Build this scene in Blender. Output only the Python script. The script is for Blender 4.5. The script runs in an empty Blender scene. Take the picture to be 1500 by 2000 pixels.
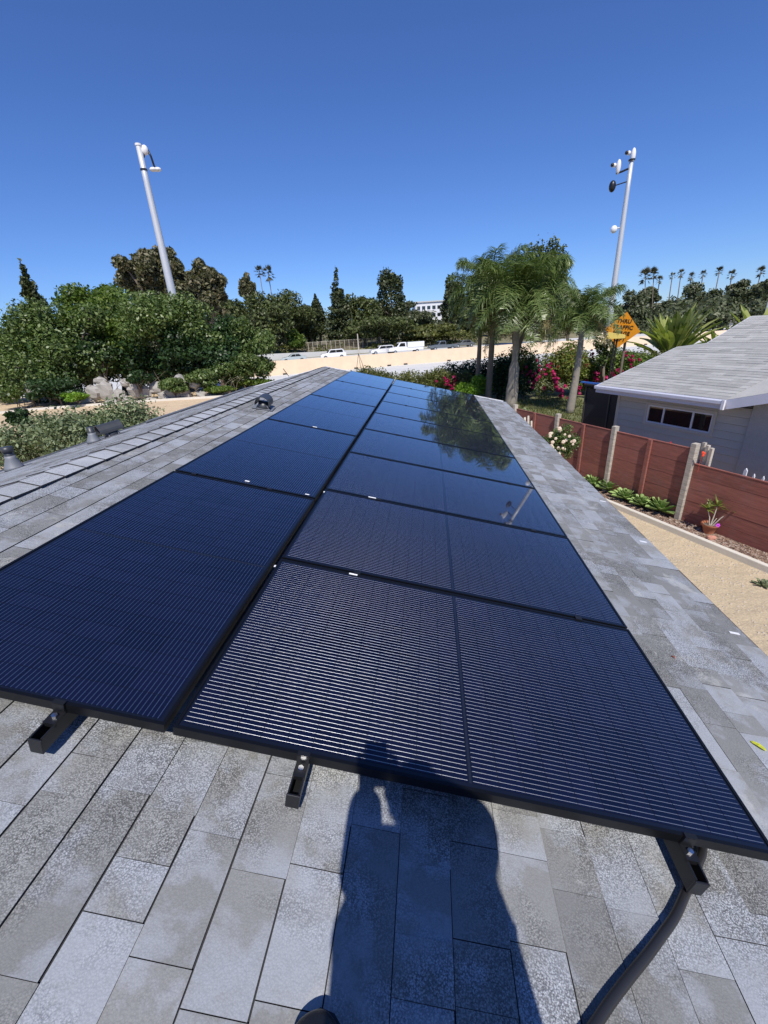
import bpy, bmesh, math, random
import numpy as np
from math import sin, cos, tan, pi, radians, hypot, atan2, sqrt
from mathutils import Vector, Matrix, Quaternion
random.seed(7); RNG = np.random.default_rng(7)
SC = bpy.context.scene; COL = SC.collection

# ------------------------------------------------------------------ camera, sky, sun, exposure
FPX = 821.4                       # focal length in photo pixels (photo 1500 x 2000)
PITCH, YAW, ROLL = 0.407813, -0.123397, -0.063861
CAM = Vector((0.80836, -0.85742, 1.09086))
FW = Vector((sin(YAW)*cos(PITCH), cos(YAW)*cos(PITCH), -sin(PITCH)))
_r0 = Vector((cos(YAW), -sin(YAW), 0)); _u0 = _r0.cross(FW)
RT = cos(ROLL)*_r0 + sin(ROLL)*_u0; UP = -sin(ROLL)*_r0 + cos(ROLL)*_u0
cd = bpy.data.cameras.new('camera'); cam = bpy.data.objects.new('camera', cd); COL.objects.link(cam)
cd.sensor_fit = 'AUTO'; cd.sensor_width = 36; cd.lens = FPX/2000*36
cd.clip_start = 0.01; cd.clip_end = 6000
cam.matrix_world = Matrix(((RT.x, UP.x, -FW.x, CAM.x), (RT.y, UP.y, -FW.y, CAM.y), (RT.z, UP.z, -FW.z, CAM.z), (0, 0, 0, 1)))
SC.camera = cam
LDIR = Vector((-0.12130103, 0.59378907, -0.79542479)).normalized()   # travel of sunlight
W = bpy.data.worlds.new('World'); SC.world = W; W.use_nodes = True
nt = W.node_tree; sky = nt.nodes.new('ShaderNodeTexSky'); sky.sky_type = 'NISHITA'; sky.sun_disc = False
sky.sun_elevation = math.asin(-LDIR.z); sky.sun_rotation = atan2(-LDIR.x, -LDIR.y)
sky.altitude = 0; sky.air_density = 1.0; sky.dust_density = 0.0; sky.ozone_density = 6.0
_tint = nt.nodes.new('ShaderNodeMix'); _tint.data_type = 'RGBA'; _tint.blend_type = 'MULTIPLY'; _tint.inputs[0].default_value = 1; _tint.inputs[7].default_value = (0.655, 0.845, 1.27, 1)
nt.links.new(sky.outputs[0], _tint.inputs[6]); nt.links.new(_tint.outputs[2], nt.nodes['Background'].inputs[0]); nt.nodes['Background'].inputs[1].default_value = 0.1
sd = bpy.data.lights.new('sun', 'SUN'); sun = bpy.data.objects.new('sun', sd); COL.objects.link(sun)
sd.energy = 5.0; sd.angle = radians(0.5); sd.color = (1.0, 0.95, 0.87)
sun.rotation_euler = LDIR.to_track_quat('-Z', 'Y').to_euler(); sun.location = (0, -20, 30)
vs = SC.view_settings; vs.view_transform = 'Standard'; vs.look = 'None'; vs.exposure = 0.0; vs.gamma = 1; vs.use_curve_mapping = False

# ------------------------------------------------------------------ surveying helpers (photo bearing -> place at a real distance)
def ray(px, py): return RT*((px-750)/FPX) + UP*((1000-py)/FPX) + FW
def at_dist(px, py, D):
    d = ray(px, py); return CAM + d*(D/hypot(d.x, d.y))
def on_z(px, py, z):
    d = ray(px, py); return CAM + d*((z-CAM.z)/d.z)
def on_plane(px, py, P0, N):
    d = ray(px, py); return CAM + d*((P0-CAM).dot(N)/d.dot(N))
def px_size(px, py, D):            # metres per photo pixel at that place
    return (at_dist(px, py, D)-CAM).dot(FW)/FPX

# ------------------------------------------------------------------ mesh helpers
class MB:
    def __init__(s): s.v = []; s.f = []; s.m = []; s.cur = 0
    def quad(s, a, b, c, d):
        n = len(s.v); s.v += [tuple(a), tuple(b), tuple(c), tuple(d)]; s.f.append((n, n+1, n+2, n+3)); s.m.append(s.cur)
    def tri(s, a, b, c):
        n = len(s.v); s.v += [tuple(a), tuple(b), tuple(c)]; s.f.append((n, n+1, n+2)); s.m.append(s.cur)
    def hexa(s, p):                # 8 corners: bottom 4 ccw, top 4 ccw
        n = len(s.v); s.v += [tuple(q) for q in p]
        for f in ((3, 2, 1, 0), (4, 5, 6, 7), (0, 1, 5, 4), (1, 2, 6, 5), (2, 3, 7, 6), (3, 0, 4, 7)):
            s.f.append(tuple(n+i for i in f)); s.m.append(s.cur)
    def box(s, x0, x1, y0, y1, z0, z1, M=None):
        p = [(x0, y0, z0), (x1, y0, z0), (x1, y1, z0), (x0, y1, z0), (x0, y0, z1), (x1, y0, z1), (x1, y1, z1), (x0, y1, z1)]
        if M is not None: p = [M @ Vector(q) for q in p]
        s.hexa(p)
    def beam(s, a, b, w, h, up=(0, 0, 1)):
        a = Vector(a); b = Vector(b); d = (b-a).normalized(); u = Vector(up); r = d.cross(u)
        if r.length < 1e-4: r = d.cross(Vector((1, 0, 0)))
        r.normalize(); u = r.cross(d); r *= w/2; u *= h/2
        s.hexa([a-r-u, a+r-u, b+r-u, b-r-u, a-r+u, a+r+u, b+r+u, b-r+u])
    def tube(s, pts, rad, n=10, caps=True):
        pts = [Vector(p) for p in pts]; k = len(pts)
        if not hasattr(rad, '__len__'): rad = [rad]*k
        base = len(s.v); prev = None
        for i, p in enumerate(pts):
            t = (pts[min(i+1, k-1)]-pts[max(i-1, 0)]).normalized()
            if prev is None:
                r = t.cross(Vector((0, 0, 1)))
                if r.length < 1e-3: r = t.cross(Vector((1, 0, 0)))
            else: r = prev - t*prev.dot(t)
            r.normalize(); prev = r; q = t.cross(r)
            for j in range(n):
                an = 2*pi*j/n; s.v.append(tuple(p + (r*cos(an)+q*sin(an))*rad[i]))
        for i in range(k-1):
            for j in range(n):
                a = base+i*n+j; b = base+i*n+(j+1) % n
                s.f.append((a, b, b+n, a+n)); s.m.append(s.cur)
        if caps:
            s.f.append(tuple(base+j for j in range(n))[::-1]); s.m.append(s.cur)
            s.f.append(tuple(base+(k-1)*n+j for j in range(n))); s.m.append(s.cur)
    def prism(s, poly, y0, y1, M=None, axis='y'):  # poly of (x,z) swept along y
        n = len(s.v); k = len(poly)
        for y in (y0, y1):
            for (x, z) in poly:
                p = Vector((x, y, z))
                if M is not None: p = M @ p
                s.v.append(tuple(p))
        s.f.append(tuple(range(n, n+k))); s.f.append(tuple(range(n+2*k-1, n+k-1, -1))); s.m += [s.cur]*2
        for i in range(k):
            j = (i+1) % k; s.f.append((n+i, n+k+i, n+k+j, n+j)); s.m.append(s.cur)
    def sphere(s, c, r, nu=10, nv=7, M=None):
        c = Vector(c); r = r if hasattr(r, '__len__') else (r, r, r); b = len(s.v)
        for i in range(nv+1):
            th = pi*i/nv
            for j in range(nu):
                ph = 2*pi*j/nu; p = c + Vector((r[0]*sin(th)*cos(ph), r[1]*sin(th)*sin(ph), r[2]*cos(th)))
                if M is not None: p = M @ p
                s.v.append(tuple(p))
        for i in range(nv):
            for j in range(nu):
                a = b+i*nu+j; c2 = b+i*nu+(j+1) % nu; s.f.append((a, a+nu, c2+nu, c2)); s.m.append(s.cur)
    def mesh(s, name, mats, smooth=False):
        me = bpy.data.meshes.new(name); me.from_pydata(s.v, [], s.f)
        for m in (mats if isinstance(mats, (list, tuple)) else [mats]): me.materials.append(m)
        if any(s.m): me.polygons.foreach_set('material_index', s.m)
        if smooth: me.polygons.foreach_set('use_smooth', [True]*len(s.f))
        me.update(); return me
    def build(s, name, mats, parent=None, smooth=False):
        return link(name, s.mesh(name, mats, smooth), parent)

def link(name, data, parent=None, loc=None):
    o = bpy.data.objects.new(name, data); COL.objects.link(o)
    if parent is not None: o.parent = parent
    if loc is not None: o.location = loc
    return o
def tag(o, label=None, cat=None, group=None, kind=None):
    if label: o['label'] = label
    if cat: o['category'] = cat
    if group: o['group'] = group
    if kind: o['kind'] = kind
    return o
def empty(name, loc=(0, 0, 0), rz=0):
    o = bpy.data.objects.new(name, None); COL.objects.link(o); o.location = loc; o.rotation_euler = (0, 0, rz); return o
def copy_tree(o, parent=None):
    c = o.copy(); COL.objects.link(c)
    if parent is not None: c.parent = parent
    for ch in o.children: copy_tree(ch, c)
    return c
def bevel(o, w=0.004, seg=2):
    m = o.modifiers.new('bevel', 'BEVEL'); m.width = w; m.segments = seg; m.limit_method = 'ANGLE'; return o
def shade(o):
    o.data.polygons.foreach_set('use_smooth', [True]*len(o.data.polygons)); return o

# ------------------------------------------------------------------ material helpers
class NT:
    def __init__(s, name):
        s.mat = bpy.data.materials.new(name); s.mat.use_nodes = True; s.t = s.mat.node_tree
        s.b = s.t.nodes['Principled BSDF']; s.out = s.t.nodes['Material Output']
    def n(s, typ, **kw):
        nd = s.t.nodes.new(typ)
        for k, v in kw.items(): setattr(nd, k, v)
        return nd
    def l(s, a, b): s.t.links.new(a, b)
    def set(s, **kw):
        for k, v in kw.items():
            k2 = k.replace('_', ' ')
            inp = s.b.inputs.get(k2) or s.b.inputs.get(k2.title())
            if isinstance(v, bpy.types.NodeSocket): s.l(v, inp)
            else: inp.default_value = (*v, 1) if isinstance(v, tuple) and len(v) == 3 else v
        return s
    def pos(s): return s.n('ShaderNodeNewGeometry').outputs['Position']
    def obj(s): return s.n('ShaderNodeTexCoord').outputs['Object']
    def noise(s, vec, scale, detail=4, rough=0.55, out='Fac', dist=0.0):
        nd = s.n('ShaderNodeTexNoise'); nd.inputs['Scale'].default_value = scale; nd.inputs['Detail'].default_value = detail
        nd.inputs['Roughness'].default_value = rough; nd.inputs['Distortion'].default_value = dist; s.l(vec, nd.inputs['Vector']); return nd.outputs[out]
    def voro(s, vec, scale, out='Distance', feature='F1'):
        nd = s.n('ShaderNodeTexVoronoi'); nd.feature = feature; nd.inputs['Scale'].default_value = scale; s.l(vec, nd.inputs['Vector']); return nd.outputs[out]
    def ramp(s, fac, stops, interp='LINEAR'):
        nd = s.n('ShaderNodeValToRGB'); cr = nd.color_ramp; cr.interpolation = interp
        while len(cr.elements) < len(stops): cr.elements.new(0.5)
        for e, (p, c) in zip(cr.elements, stops):
            e.position = p; e.color = (*c, 1) if hasattr(c, '__len__') else (c, c, c, 1)
        s.l(fac, nd.inputs[0]); return nd.outputs[0]
    def math(s, op, a, b=None, c=None, clamp=False):
        nd = s.n('ShaderNodeMath'); nd.operation = op; nd.use_clamp = clamp
        for i, v in enumerate((a, b, c)):
            if v is None: continue
            if isinstance(v, bpy.types.NodeSocket): s.l(v, nd.inputs[i])
            else: nd.inputs[i].default_value = v
        return nd.outputs[0]
    def mix(s, fac, a, b, blend='MIX'):
        nd = s.n('ShaderNodeMix'); nd.data_type = 'RGBA'; nd.blend_type = blend
        for v, i in ((fac, 0), (a, 6), (b, 7)):
            if isinstance(v, bpy.types.NodeSocket): s.l(v, nd.inputs[i])
            elif hasattr(v, '__len__'): nd.inputs[i].default_value = (*v, 1)
            else: nd.inputs[i].default_value = v if i == 0 else (v, v, v, 1)
        return nd.outputs[2]
    def bump(s, h, strength=0.5, dist=0.01):
        nd = s.n('ShaderNodeBump'); nd.inputs['Strength'].default_value = strength; nd.inputs['Distance'].default_value = dist
        s.l(h, nd.inputs['Height']); s.l(nd.outputs[0], s.b.inputs['Normal']); return nd.outputs[0]
    def island(s): return s.n('ShaderNodeNewGeometry').outputs['Random Per Island']
    def rnd(s): return s.n('ShaderNodeObjectInfo').outputs['Random']

def simple(name, col, rough=0.6, metal=0.0, noise=0.0, nscale=6.0, bump=0.0, bscale=60.0, **kw):
    m = NT(name); m.set(Roughness=rough, Metallic=metal, **kw); base = (*col,)
    if noise > 0:
        f = m.noise(m.obj(), nscale, 5, 0.6)
        c = m.mix(f, tuple(max(0, x*(1-noise)) for x in col), tuple(min(1, x*(1+noise)) for x in col)); m.l(c, m.b.inputs['Base Color'])
    else: m.b.inputs['Base Color'].default_value = (*base, 1)
    if bump > 0: m.bump(m.noise(m.obj(), bscale, 4, 0.6), bump, 0.01)
    return m.mat

def mat_shingle(name='asphalt_shingle', lo=(0.190, 0.192, 0.190), hi=(0.335, 0.355, 0.390), patch=0.9, gran=0.9):
    """weathered asphalt: neutral grey tabs, pale bluish worn patches with ragged edges, coarse granules where they are still left"""
    m = NT(name); p = m.pos()
    rnd = m.math('FRACT', m.math('ADD', m.math('MULTIPLY', m.rnd(), 7.31), m.math('MULTIPLY', m.island(), 3.77)))
    off = m.n('ShaderNodeVectorMath'); off.operation = 'ADD'; m.l(p, off.inputs[0]); cx = m.n('ShaderNodeCombineXYZ'); m.l(m.math('MULTIPLY', rnd, 3.0), cx.inputs[0]); m.l(m.math('MULTIPLY', rnd, 9.0), cx.inputs[1]); m.l(cx.outputs[0], off.inputs[1])
    q = off.outputs[0]
    wear = m.math('ADD', m.noise(q, 4.2, 6, 0.62, dist=0.25), m.math('MULTIPLY', m.math('SUBTRACT', rnd, 0.5), 0.16))
    worn = m.ramp(wear, [(0.455, 0.0), (0.50, 0.55), (0.60, 1.0)])
    tone = m.math('ADD', m.math('MULTIPLY', rnd, 0.55), m.math('MULTIPLY', m.noise(p, 1.6, 4, 0.6), 0.75))
    a_ = m.mix(m.ramp(tone, [(0.35, 0.0), (0.95, 1.0)]), lo, tuple(x*1.38 for x in lo)); b_ = m.mix(m.ramp(tone, [(0.3, 0.0), (0.95, 1.0)]), tuple(x*0.84 for x in hi), hi)
    col = m.mix(m.math('MULTIPLY', worn, patch), a_, b_)
    stain = m.ramp(m.noise(p, 3.3, 6, 0.7, dist=0.6), [(0.60, 0.0), (0.66, 0.5)]); col = m.mix(m.math('MULTIPLY', stain, patch), col, tuple(x*1.35 for x in (hi[0], hi[0], hi[0]*0.95)))
    gr = m.noise(p, 330, 3, 0.75); cell = m.voro(p, 205); cell2 = m.voro(p, 95)
    msk = m.ramp(m.noise(p, 2.4, 4, 0.6, dist=0.3), [(0.42, 0.12), (0.60, 1.0)]); msk = m.math('MULTIPLY', msk, gran)
    col = m.mix(msk, col, m.mix(1.0, col, m.ramp(gr, [(0.32, 0.40), (0.5, 1.0), (0.68, 1.8)]), 'MULTIPLY'))
    pit = m.ramp(m.math('ADD', cell, m.math('MULTIPLY', m.math('SUBTRACT', m.noise(p, 30, 3, 0.6), 0.5), 0.6)), [(0.34, 1.25), (0.50, 0.85), (0.62, 0.36)])
    col = m.mix(m.math('MULTIPLY', msk, 0.85), col, m.mix(1.0, col, pit, 'MULTIPLY'))
    m.l(col, m.b.inputs['Base Color']); m.set(Roughness=0.8); m.b.inputs['Specular IOR Level'].default_value = 0.3
    h = m.math('ADD', m.math('MULTIPLY', gr, 0.5), m.math('MULTIPLY', cell2, -0.6)); h = m.math('ADD', h, m.math('MULTIPLY', cell, -0.8))
    h = m.math('ADD', m.math('MULTIPLY', h, m.math('ADD', m.math('MULTIPLY', msk, 0.85), 0.15)), m.math('MULTIPLY', m.noise(p, 16, 3, 0.6), 0.5))
    m.bump(h, 0.8, 0.003)
    return m.mat

def mat_leaf(name, cols, trans=0.25, rough=0.5):
    m = NT(name); rp = m.island(); c = m.ramp(rp, [(i/(max(1, len(cols)-1)), k) for i, k in enumerate(cols)])
    c = m.mix(m.noise(m.pos(), 1.3, 3, 0.5), m.mix(1.0, c, (0.62, 0.66, 0.6), 'MULTIPLY'), m.mix(1.0, c, (1.35, 1.32, 1.2), 'MULTIPLY'))
    m.l(c, m.b.inputs['Base Color']); m.set(Roughness=rough); m.b.inputs['Specular IOR Level'].default_value = 0.4
    tr = m.n('ShaderNodeBsdfTranslucent'); m.l(m.mix(1.0, c, (1.25, 1.5, 0.6), 'MULTIPLY'), tr.inputs['Color'])
    mx = m.n('ShaderNodeMixShader'); mx.inputs[0].default_value = trans; m.l(m.b.outputs[0], mx.inputs[1]); m.l(tr.outputs[0], mx.inputs[2]); m.l(mx.outputs[0], m.out.inputs[0])
    return m.mat

M = {}
M['shingle'] = mat_shingle(); M['tar'] = simple('black_asphalt_edge', (0.045, 0.045, 0.047), 0.9)
M['shingle_tan'] = mat_shingle('tan_shingle', (0.31, 0.307, 0.29), (0.42, 0.415, 0.395), 0.6, 0.4)
M['cap'] = mat_shingle('ridge_shingle', (0.27, 0.28, 0.295), (0.42, 0.435, 0.46), 0.8, 0.5)
M['black_alu'] = simple('black_anodised_aluminium', (0.012, 0.013, 0.016), 0.32, 0.6, bump=0.05)
M['rail_alu'] = simple('dark_rail_aluminium', (0.035, 0.036, 0.04), 0.38, 0.7, noise=0.2)
M['steel'] = simple('bright_steel', (0.75, 0.75, 0.76), 0.25, 1.0)
M['sticker'] = simple('white_label', (0.85, 0.85, 0.85), 0.5)
M['black_plastic'] = simple('black_plastic', (0.012, 0.012, 0.013), 0.45, bump=0.15, bscale=200)
M['vent_grey'] = simple('dark_grey_vent_paint', (0.05, 0.054, 0.06), 0.42, 0.2, noise=0.3, nscale=12)
M['vent_flash'] = simple('weathered_lead_flashing', (0.19, 0.20, 0.22), 0.6, 0.2, noise=0.25, nscale=8)
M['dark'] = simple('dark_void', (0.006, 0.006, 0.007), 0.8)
M['white'] = simple('white_paint', (0.72, 0.72, 0.74), 0.45, noise=0.06)
M['fascia'] = simple('lavender_white_trim', (0.62, 0.62, 0.69), 0.5, noise=0.08)
M['siding'] = simple('grey_green_siding_paint', (0.52, 0.49, 0.42), 0.65, noise=0.1, nscale=3, bump=0.1)
M['stucco'] = simple('grey_stucco', (0.40, 0.395, 0.38), 0.85, noise=0.15, nscale=9, bump=0.8, bscale=45)
M['concrete'] = simple('pale_concrete', (0.64, 0.60, 0.52), 0.85, noise=0.12, nscale=2, bump=0.3, bscale=20)
M['road'] = simple('light_freeway_concrete', (0.50, 0.50, 0.49), 0.85, noise=0.1, nscale=0.4)
M['barrier'] = simple('sandy_barrier_concrete', (0.70, 0.54, 0.38), 0.85, noise=0.16, nscale=0.9)
M['asphalt'] = simple('asphalt', (0.10, 0.10, 0.10), 0.9, noise=0.2, nscale=1)
M['pole'] = simple('galvanised_pole', (0.55, 0.57, 0.60), 0.45, 0.25, noise=0.08)
M['trunk'] = simple('grey_bark', (0.16, 0.13, 0.10), 0.9, noise=0.4, nscale=5, bump=0.8, bscale=12)
M['palm_trunk'] = simple('pale_palm_trunk', (0.27, 0.24, 0.20), 0.9, noise=0.35, nscale=4, bump=0.8, bscale=14)
M['rubber'] = simple('tyre_rubber', (0.015, 0.015, 0.015), 0.8)
M['terracotta'] = simple('terracotta', (0.45, 0.17, 0.09), 0.8, noise=0.2)
M['stone'] = simple('pale_rubble_stone', (0.34, 0.32, 0.29), 0.9, noise=0.25, nscale=4, bump=0.8, bscale=10)
M['blue'] = simple('blue_tarp', (0.03, 0.16, 0.55), 0.5)

def mat_wood(name, col, stripes=9.0):
    m = NT(name); o = m.obj(); mp = m.n('ShaderNodeMapping'); mp.inputs['Scale'].default_value = (1.0, 1.0, 14.0); m.l(o, mp.inputs[0])
    f = m.noise(mp.outputs[0], 2.0, 6, 0.65, dist=0.3); r = m.rnd()
    c = m.mix(m.ramp(f, [(.3, 0.0), (.7, 1.0)]), tuple(x*0.55 for x in col), tuple(min(1, x*1.35) for x in col)); c = m.mix(m.ramp(m.noise(m.pos(), 3.0, 5, .7), [(.5, 0.0), (.75, .5)]), c, tuple(x*.5+.10 for x in col))
    c = m.mix(m.math('MULTIPLY', r, 0.35), c, tuple(x*1.8+0.01 for x in col)); m.l(c, m.b.inputs['Base Color']); m.set(Roughness=0.75)
    m.bump(f, 0.4, 0.004); return m.mat
M['redwood'] = mat_wood('red_stained_fence_wood', (0.235, 0.082, 0.062))
M['greywood'] = mat_wood('weathered_grey_wood', (0.42, 0.38, 0.32))

def mat_cell():
    """Black half-cut cells behind glass: silver wires run along local X every 16.6 mm."""
    m = NT('photovoltaic_cell'); o = m.obj(); sp = m.n('ShaderNodeSeparateXYZ'); m.l(o, sp.inputs[0])
    fr = m.math('FRACT', m.math('MULTIPLY', sp.outputs[1], 1/0.0166))
    off = m.math('MULTIPLY', m.math('SUBTRACT', fr, 0.5), 0.0166/0.00105)        # -1..1 across the wire
    inside = m.math('LESS_THAN', m.math('ABSOLUTE', off), 1.0)
    perp = m.n('ShaderNodeVectorTransform'); perp.vector_type = 'VECTOR'; perp.convert_from = 'OBJECT'; perp.convert_to = 'WORLD'; perp.inputs[0].default_value = (0, 1, 0)
    sc = m.n('ShaderNodeVectorMath'); sc.operation = 'SCALE'; m.l(perp.outputs[0], sc.inputs[0]); m.l(m.math('MULTIPLY', off, 0.9), sc.inputs['Scale'])
    ad = m.n('ShaderNodeVectorMath'); ad.operation = 'ADD'; m.l(m.n('ShaderNodeNewGeometry').outputs['Normal'], ad.inputs[0]); m.l(sc.outputs[0], ad.inputs[1])
    nm = m.n('ShaderNodeVectorMath'); nm.operation = 'NORMALIZE'; m.l(ad.outputs[0], nm.inputs[0])
    wire = m.n('ShaderNodeBsdfPrincipled'); wire.inputs['Base Color'].default_value = (0.43, 0.425, 0.43, 1); wire.inputs['Metallic'].default_value = 1; wire.inputs['Roughness'].default_value = 0.40
    m.l(nm.outputs[0], wire.inputs['Normal']); wire.inputs['Coat Weight'].default_value = 1; wire.inputs['Coat Roughness'].default_value = 0.015; wire.inputs['Coat IOR'].default_value = 1.38
    v = m.noise(m.pos(), 5.0, 3, 0.5)
    r = m.rnd()
    c = m.mix(m.math('MULTIPLY', m.math('ADD', r, v), 0.5), (0.002, 0.0035, 0.014), (0.006, 0.008, 0.030)); m.l(c, m.b.inputs['Base Color'])
    m.set(Roughness=0.04); m.b.inputs['Coat Weight'].default_value = 1; m.b.inputs['Coat Roughness'].default_value = 0.015; m.b.inputs['Coat IOR'].default_value = 1.38
    m.b.inputs['Specular IOR Level'].default_value = 0.28
    mx = m.n('ShaderNodeMixShader'); m.l(inside, mx.inputs[0]); m.l(m.b.outputs[0], mx.inputs[1]); m.l(wire.outputs[0], mx.inputs[2]); m.l(mx.outputs[0], m.out.inputs[0])
    return m.mat
M['cell'] = mat_cell()
M['backsheet'] = simple('black_backsheet_under_glass', (0.006, 0.008, 0.016), 0.05); 
_b = M['backsheet'].node_tree.nodes['Principled BSDF']; _b.inputs['Coat Weight'].default_value = 1; _b.inputs['Coat Roughness'].default_value = 0.015; _b.inputs['Coat IOR'].default_value = 1.38; _b.inputs['Specular IOR Level'].default_value = .28
M['ribbon'] = simple('tinned_ribbon', (0.05, 0.055, 0.07), 0.35, 0.8); _b = M['ribbon'].node_tree.nodes['Principled BSDF']; _b.inputs['Coat Weight'].default_value = 1

def mat_glass_dark(name, col=(0.01, 0.012, 0.014)):
    m = NT(name); m.set(Roughness=0.06); m.b.inputs['Base Color'].default_value = (*col, 1); m.b.inputs['Coat Weight'].default_value = 1; m.b.inputs['Coat Roughness'].default_value = 0.02; return m.mat
M['glass'] = mat_glass_dark('dark_window_glass')
def carpaint(name, col):
    m = NT(name); m.set(Roughness=0.3); m.b.inputs['Base Color'].default_value = (*col, 1); m.b.inputs['Coat Weight'].default_value = 0.7; m.b.inputs['Coat Roughness'].default_value = 0.05; return m.mat

# foliage palettes
M['vine'] = mat_leaf('vine_leaf', [(0.030, 0.060, 0.014), (0.075, 0.12, 0.03), (0.125, 0.18, 0.05), (0.21, 0.26, 0.11)], 0.22, 0.42)
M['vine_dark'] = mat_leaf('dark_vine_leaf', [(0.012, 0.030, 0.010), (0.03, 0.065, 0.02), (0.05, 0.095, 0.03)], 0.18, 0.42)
M['vine_yellow'] = mat_leaf('yellow_green_leaf', [(0.05, 0.09, 0.015), (0.10, 0.16, 0.025), (0.17, 0.22, 0.04)], 0.3)
M['sage'] = mat_leaf('grey_green_leaf', [(0.08, 0.11, 0.055), (0.16, 0.20, 0.11), (0.29, 0.33, 0.20)], 0.2, 0.6)
M['euca'] = mat_leaf('eucalyptus_leaf', [(0.05, 0.055, 0.03), (0.11, 0.11, 0.06), (0.17, 0.165, 0.10), (0.20, 0.16, 0.10)], 0.2)
M['oak'] = mat_leaf('olive_green_leaf', [(0.04, 0.05, 0.018), (0.085, 0.105, 0.035), (0.13, 0.155, 0.055)], 0.2)
M['pine'] = mat_leaf('dark_pine_needles', [(0.02, 0.032, 0.014), (0.05, 0.068, 0.026), (0.10, 0.11, 0.045)], 0.15)
M['far'] = mat_leaf('hillside_leaf', [(0.045, 0.055, 0.03), (0.09, 0.105, 0.055), (0.14, 0.155, 0.085)], 0.15)
M['lime'] = mat_leaf('bright_lime_leaf', [(0.10, 0.20, 0.015), (0.18, 0.32, 0.03), (0.26, 0.40, 0.06)], 0.35)
M['hedge'] = mat_leaf('hedge_leaf', [(0.05, 0.06, 0.018), (0.11, 0.125, 0.035), (0.19, 0.19, 0.06)], 0.25)
M['boug'] = mat_leaf('bougainvillea_leaf', [(0.04, 0.07, 0.012), (0.12, 0.16, 0.03), (0.20, 0.24, 0.05), (0.20, 0.25, 0.05), (0.17, 0.045, 0.04)], 0.3)
M['pink'] = mat_leaf('magenta_bract', [(0.32, 0.012, 0.09), (0.50, 0.02, 0.15), (0.60, 0.05, 0.22)], 0.3)
M['rose'] = mat_leaf('rose_petal', [(0.75, 0.62, 0.55), (0.80, 0.76, 0.70), (0.72, 0.45, 0.40)], 0.2)
M['palm'] = mat_leaf('palm_leaflet', [(0.06, 0.095, 0.025), (0.12, 0.17, 0.05), (0.22, 0.27, 0.11)], 0.25, 0.35)
M['palm_dry'] = mat_leaf('dry_palm_leaflet', [(0.14, 0.11, 0.05), (0.26, 0.22, 0.11)], 0.2)
M['fan'] = mat_leaf('fan_palm_leaf', [(0.04, 0.045, 0.025), (0.09, 0.09, 0.05), (0.20, 0.17, 0.10)], 0.1)
M['strel'] = mat_leaf('broad_leaf', [(0.10, 0.14, 0.03), (0.20, 0.24, 0.06), (0.36, 0.37, 0.13)], 0.3, 0.4)
M['agave'] = mat_leaf('agave_leaf', [(0.13, 0.23, 0.06), (0.22, 0.33, 0.10), (0.33, 0.44, 0.17)], 0.2, 0.45)

# ------------------------------------------------------------------ terrain
def sstep(a, b, x):
    t = np.clip((x-a)/(b-a), 0, 1); return t*t*(3-2*t)
FO = np.array([-19.64, 51.88]); FD = np.array([0.939, 0.343]); FN = np.array([-0.343, 0.939])   # freeway barrier line
def zt(x, y):
    x = np.asarray(x, float); y = np.asarray(y, float)
    q = (x-FO[0])*FN[0]+(y-FO[1])*FN[1]; p = (x-FO[0])*FD[0]+(y-FO[1])*FD[1]
    z = -3.3 + 1.7*sstep(5.2, 7.6, -x)*(1-sstep(24, 38, y))*sstep(-14, -6, y) * 1.0
    z = z + 1.6*sstep(39, 48, q) + 9*sstep(48, 220, q)*(0.45+0.55*sstep(20, 120, p)) - 6*sstep(400, 1200, q)
    return z
rad = np.concatenate([[0.0], np.geomspace(1.2, 3000, 150)]); na = 260
vv = [(0.0, 5.0, float(zt(0, 5)))]; ff = []
for r in rad[1:]:
    an = np.arange(na)*2*pi/na; X = r*np.cos(an); Y = 5+r*np.sin(an); Z = zt(X, Y)
    vv += list(zip(X.tolist(), Y.tolist(), Z.tolist()))
for j in range(na): ff.append((0, 1+j, 1+(j+1) % na))
for i in range(len(rad)-2):
    for j in range(na):
        a = 1+i*na+j; b = 1+i*na+(j+1) % na; ff.append((a, a+na, b+na, b))
g = NT('sandy_ground'); p = g.pos(); sep = g.n('ShaderNodeSeparateXYZ'); g.l(p, sep.inputs[0])
dirt = g.mix(g.noise(p, 1.1, 6, 0.65), (0.50, 0.37, 0.23), (0.70, 0.54, 0.36))
sand = g.mix(g.noise(p, 0.9, 6, 0.6, dist=0.5), (0.56, 0.46, 0.32), (0.76, 0.60, 0.38))
sand = g.mix(g.ramp(g.noise(p, 30, 5, 0.85), [(0.42, 0.0), (0.6, 1.0)]), sand, g.mix(1.0, sand, (0.68, 0.68, 0.70), 'MULTIPLY'))
c1 = g.mix(g.ramp(sep.outputs[0], [(0.0, 0.0), (1.0, 1.0)]), dirt, sand)
grass = g.mix(g.noise(p, 2.2, 6, 0.7), (0.07, 0.09, 0.03), (0.26, 0.25, 0.12))
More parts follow.
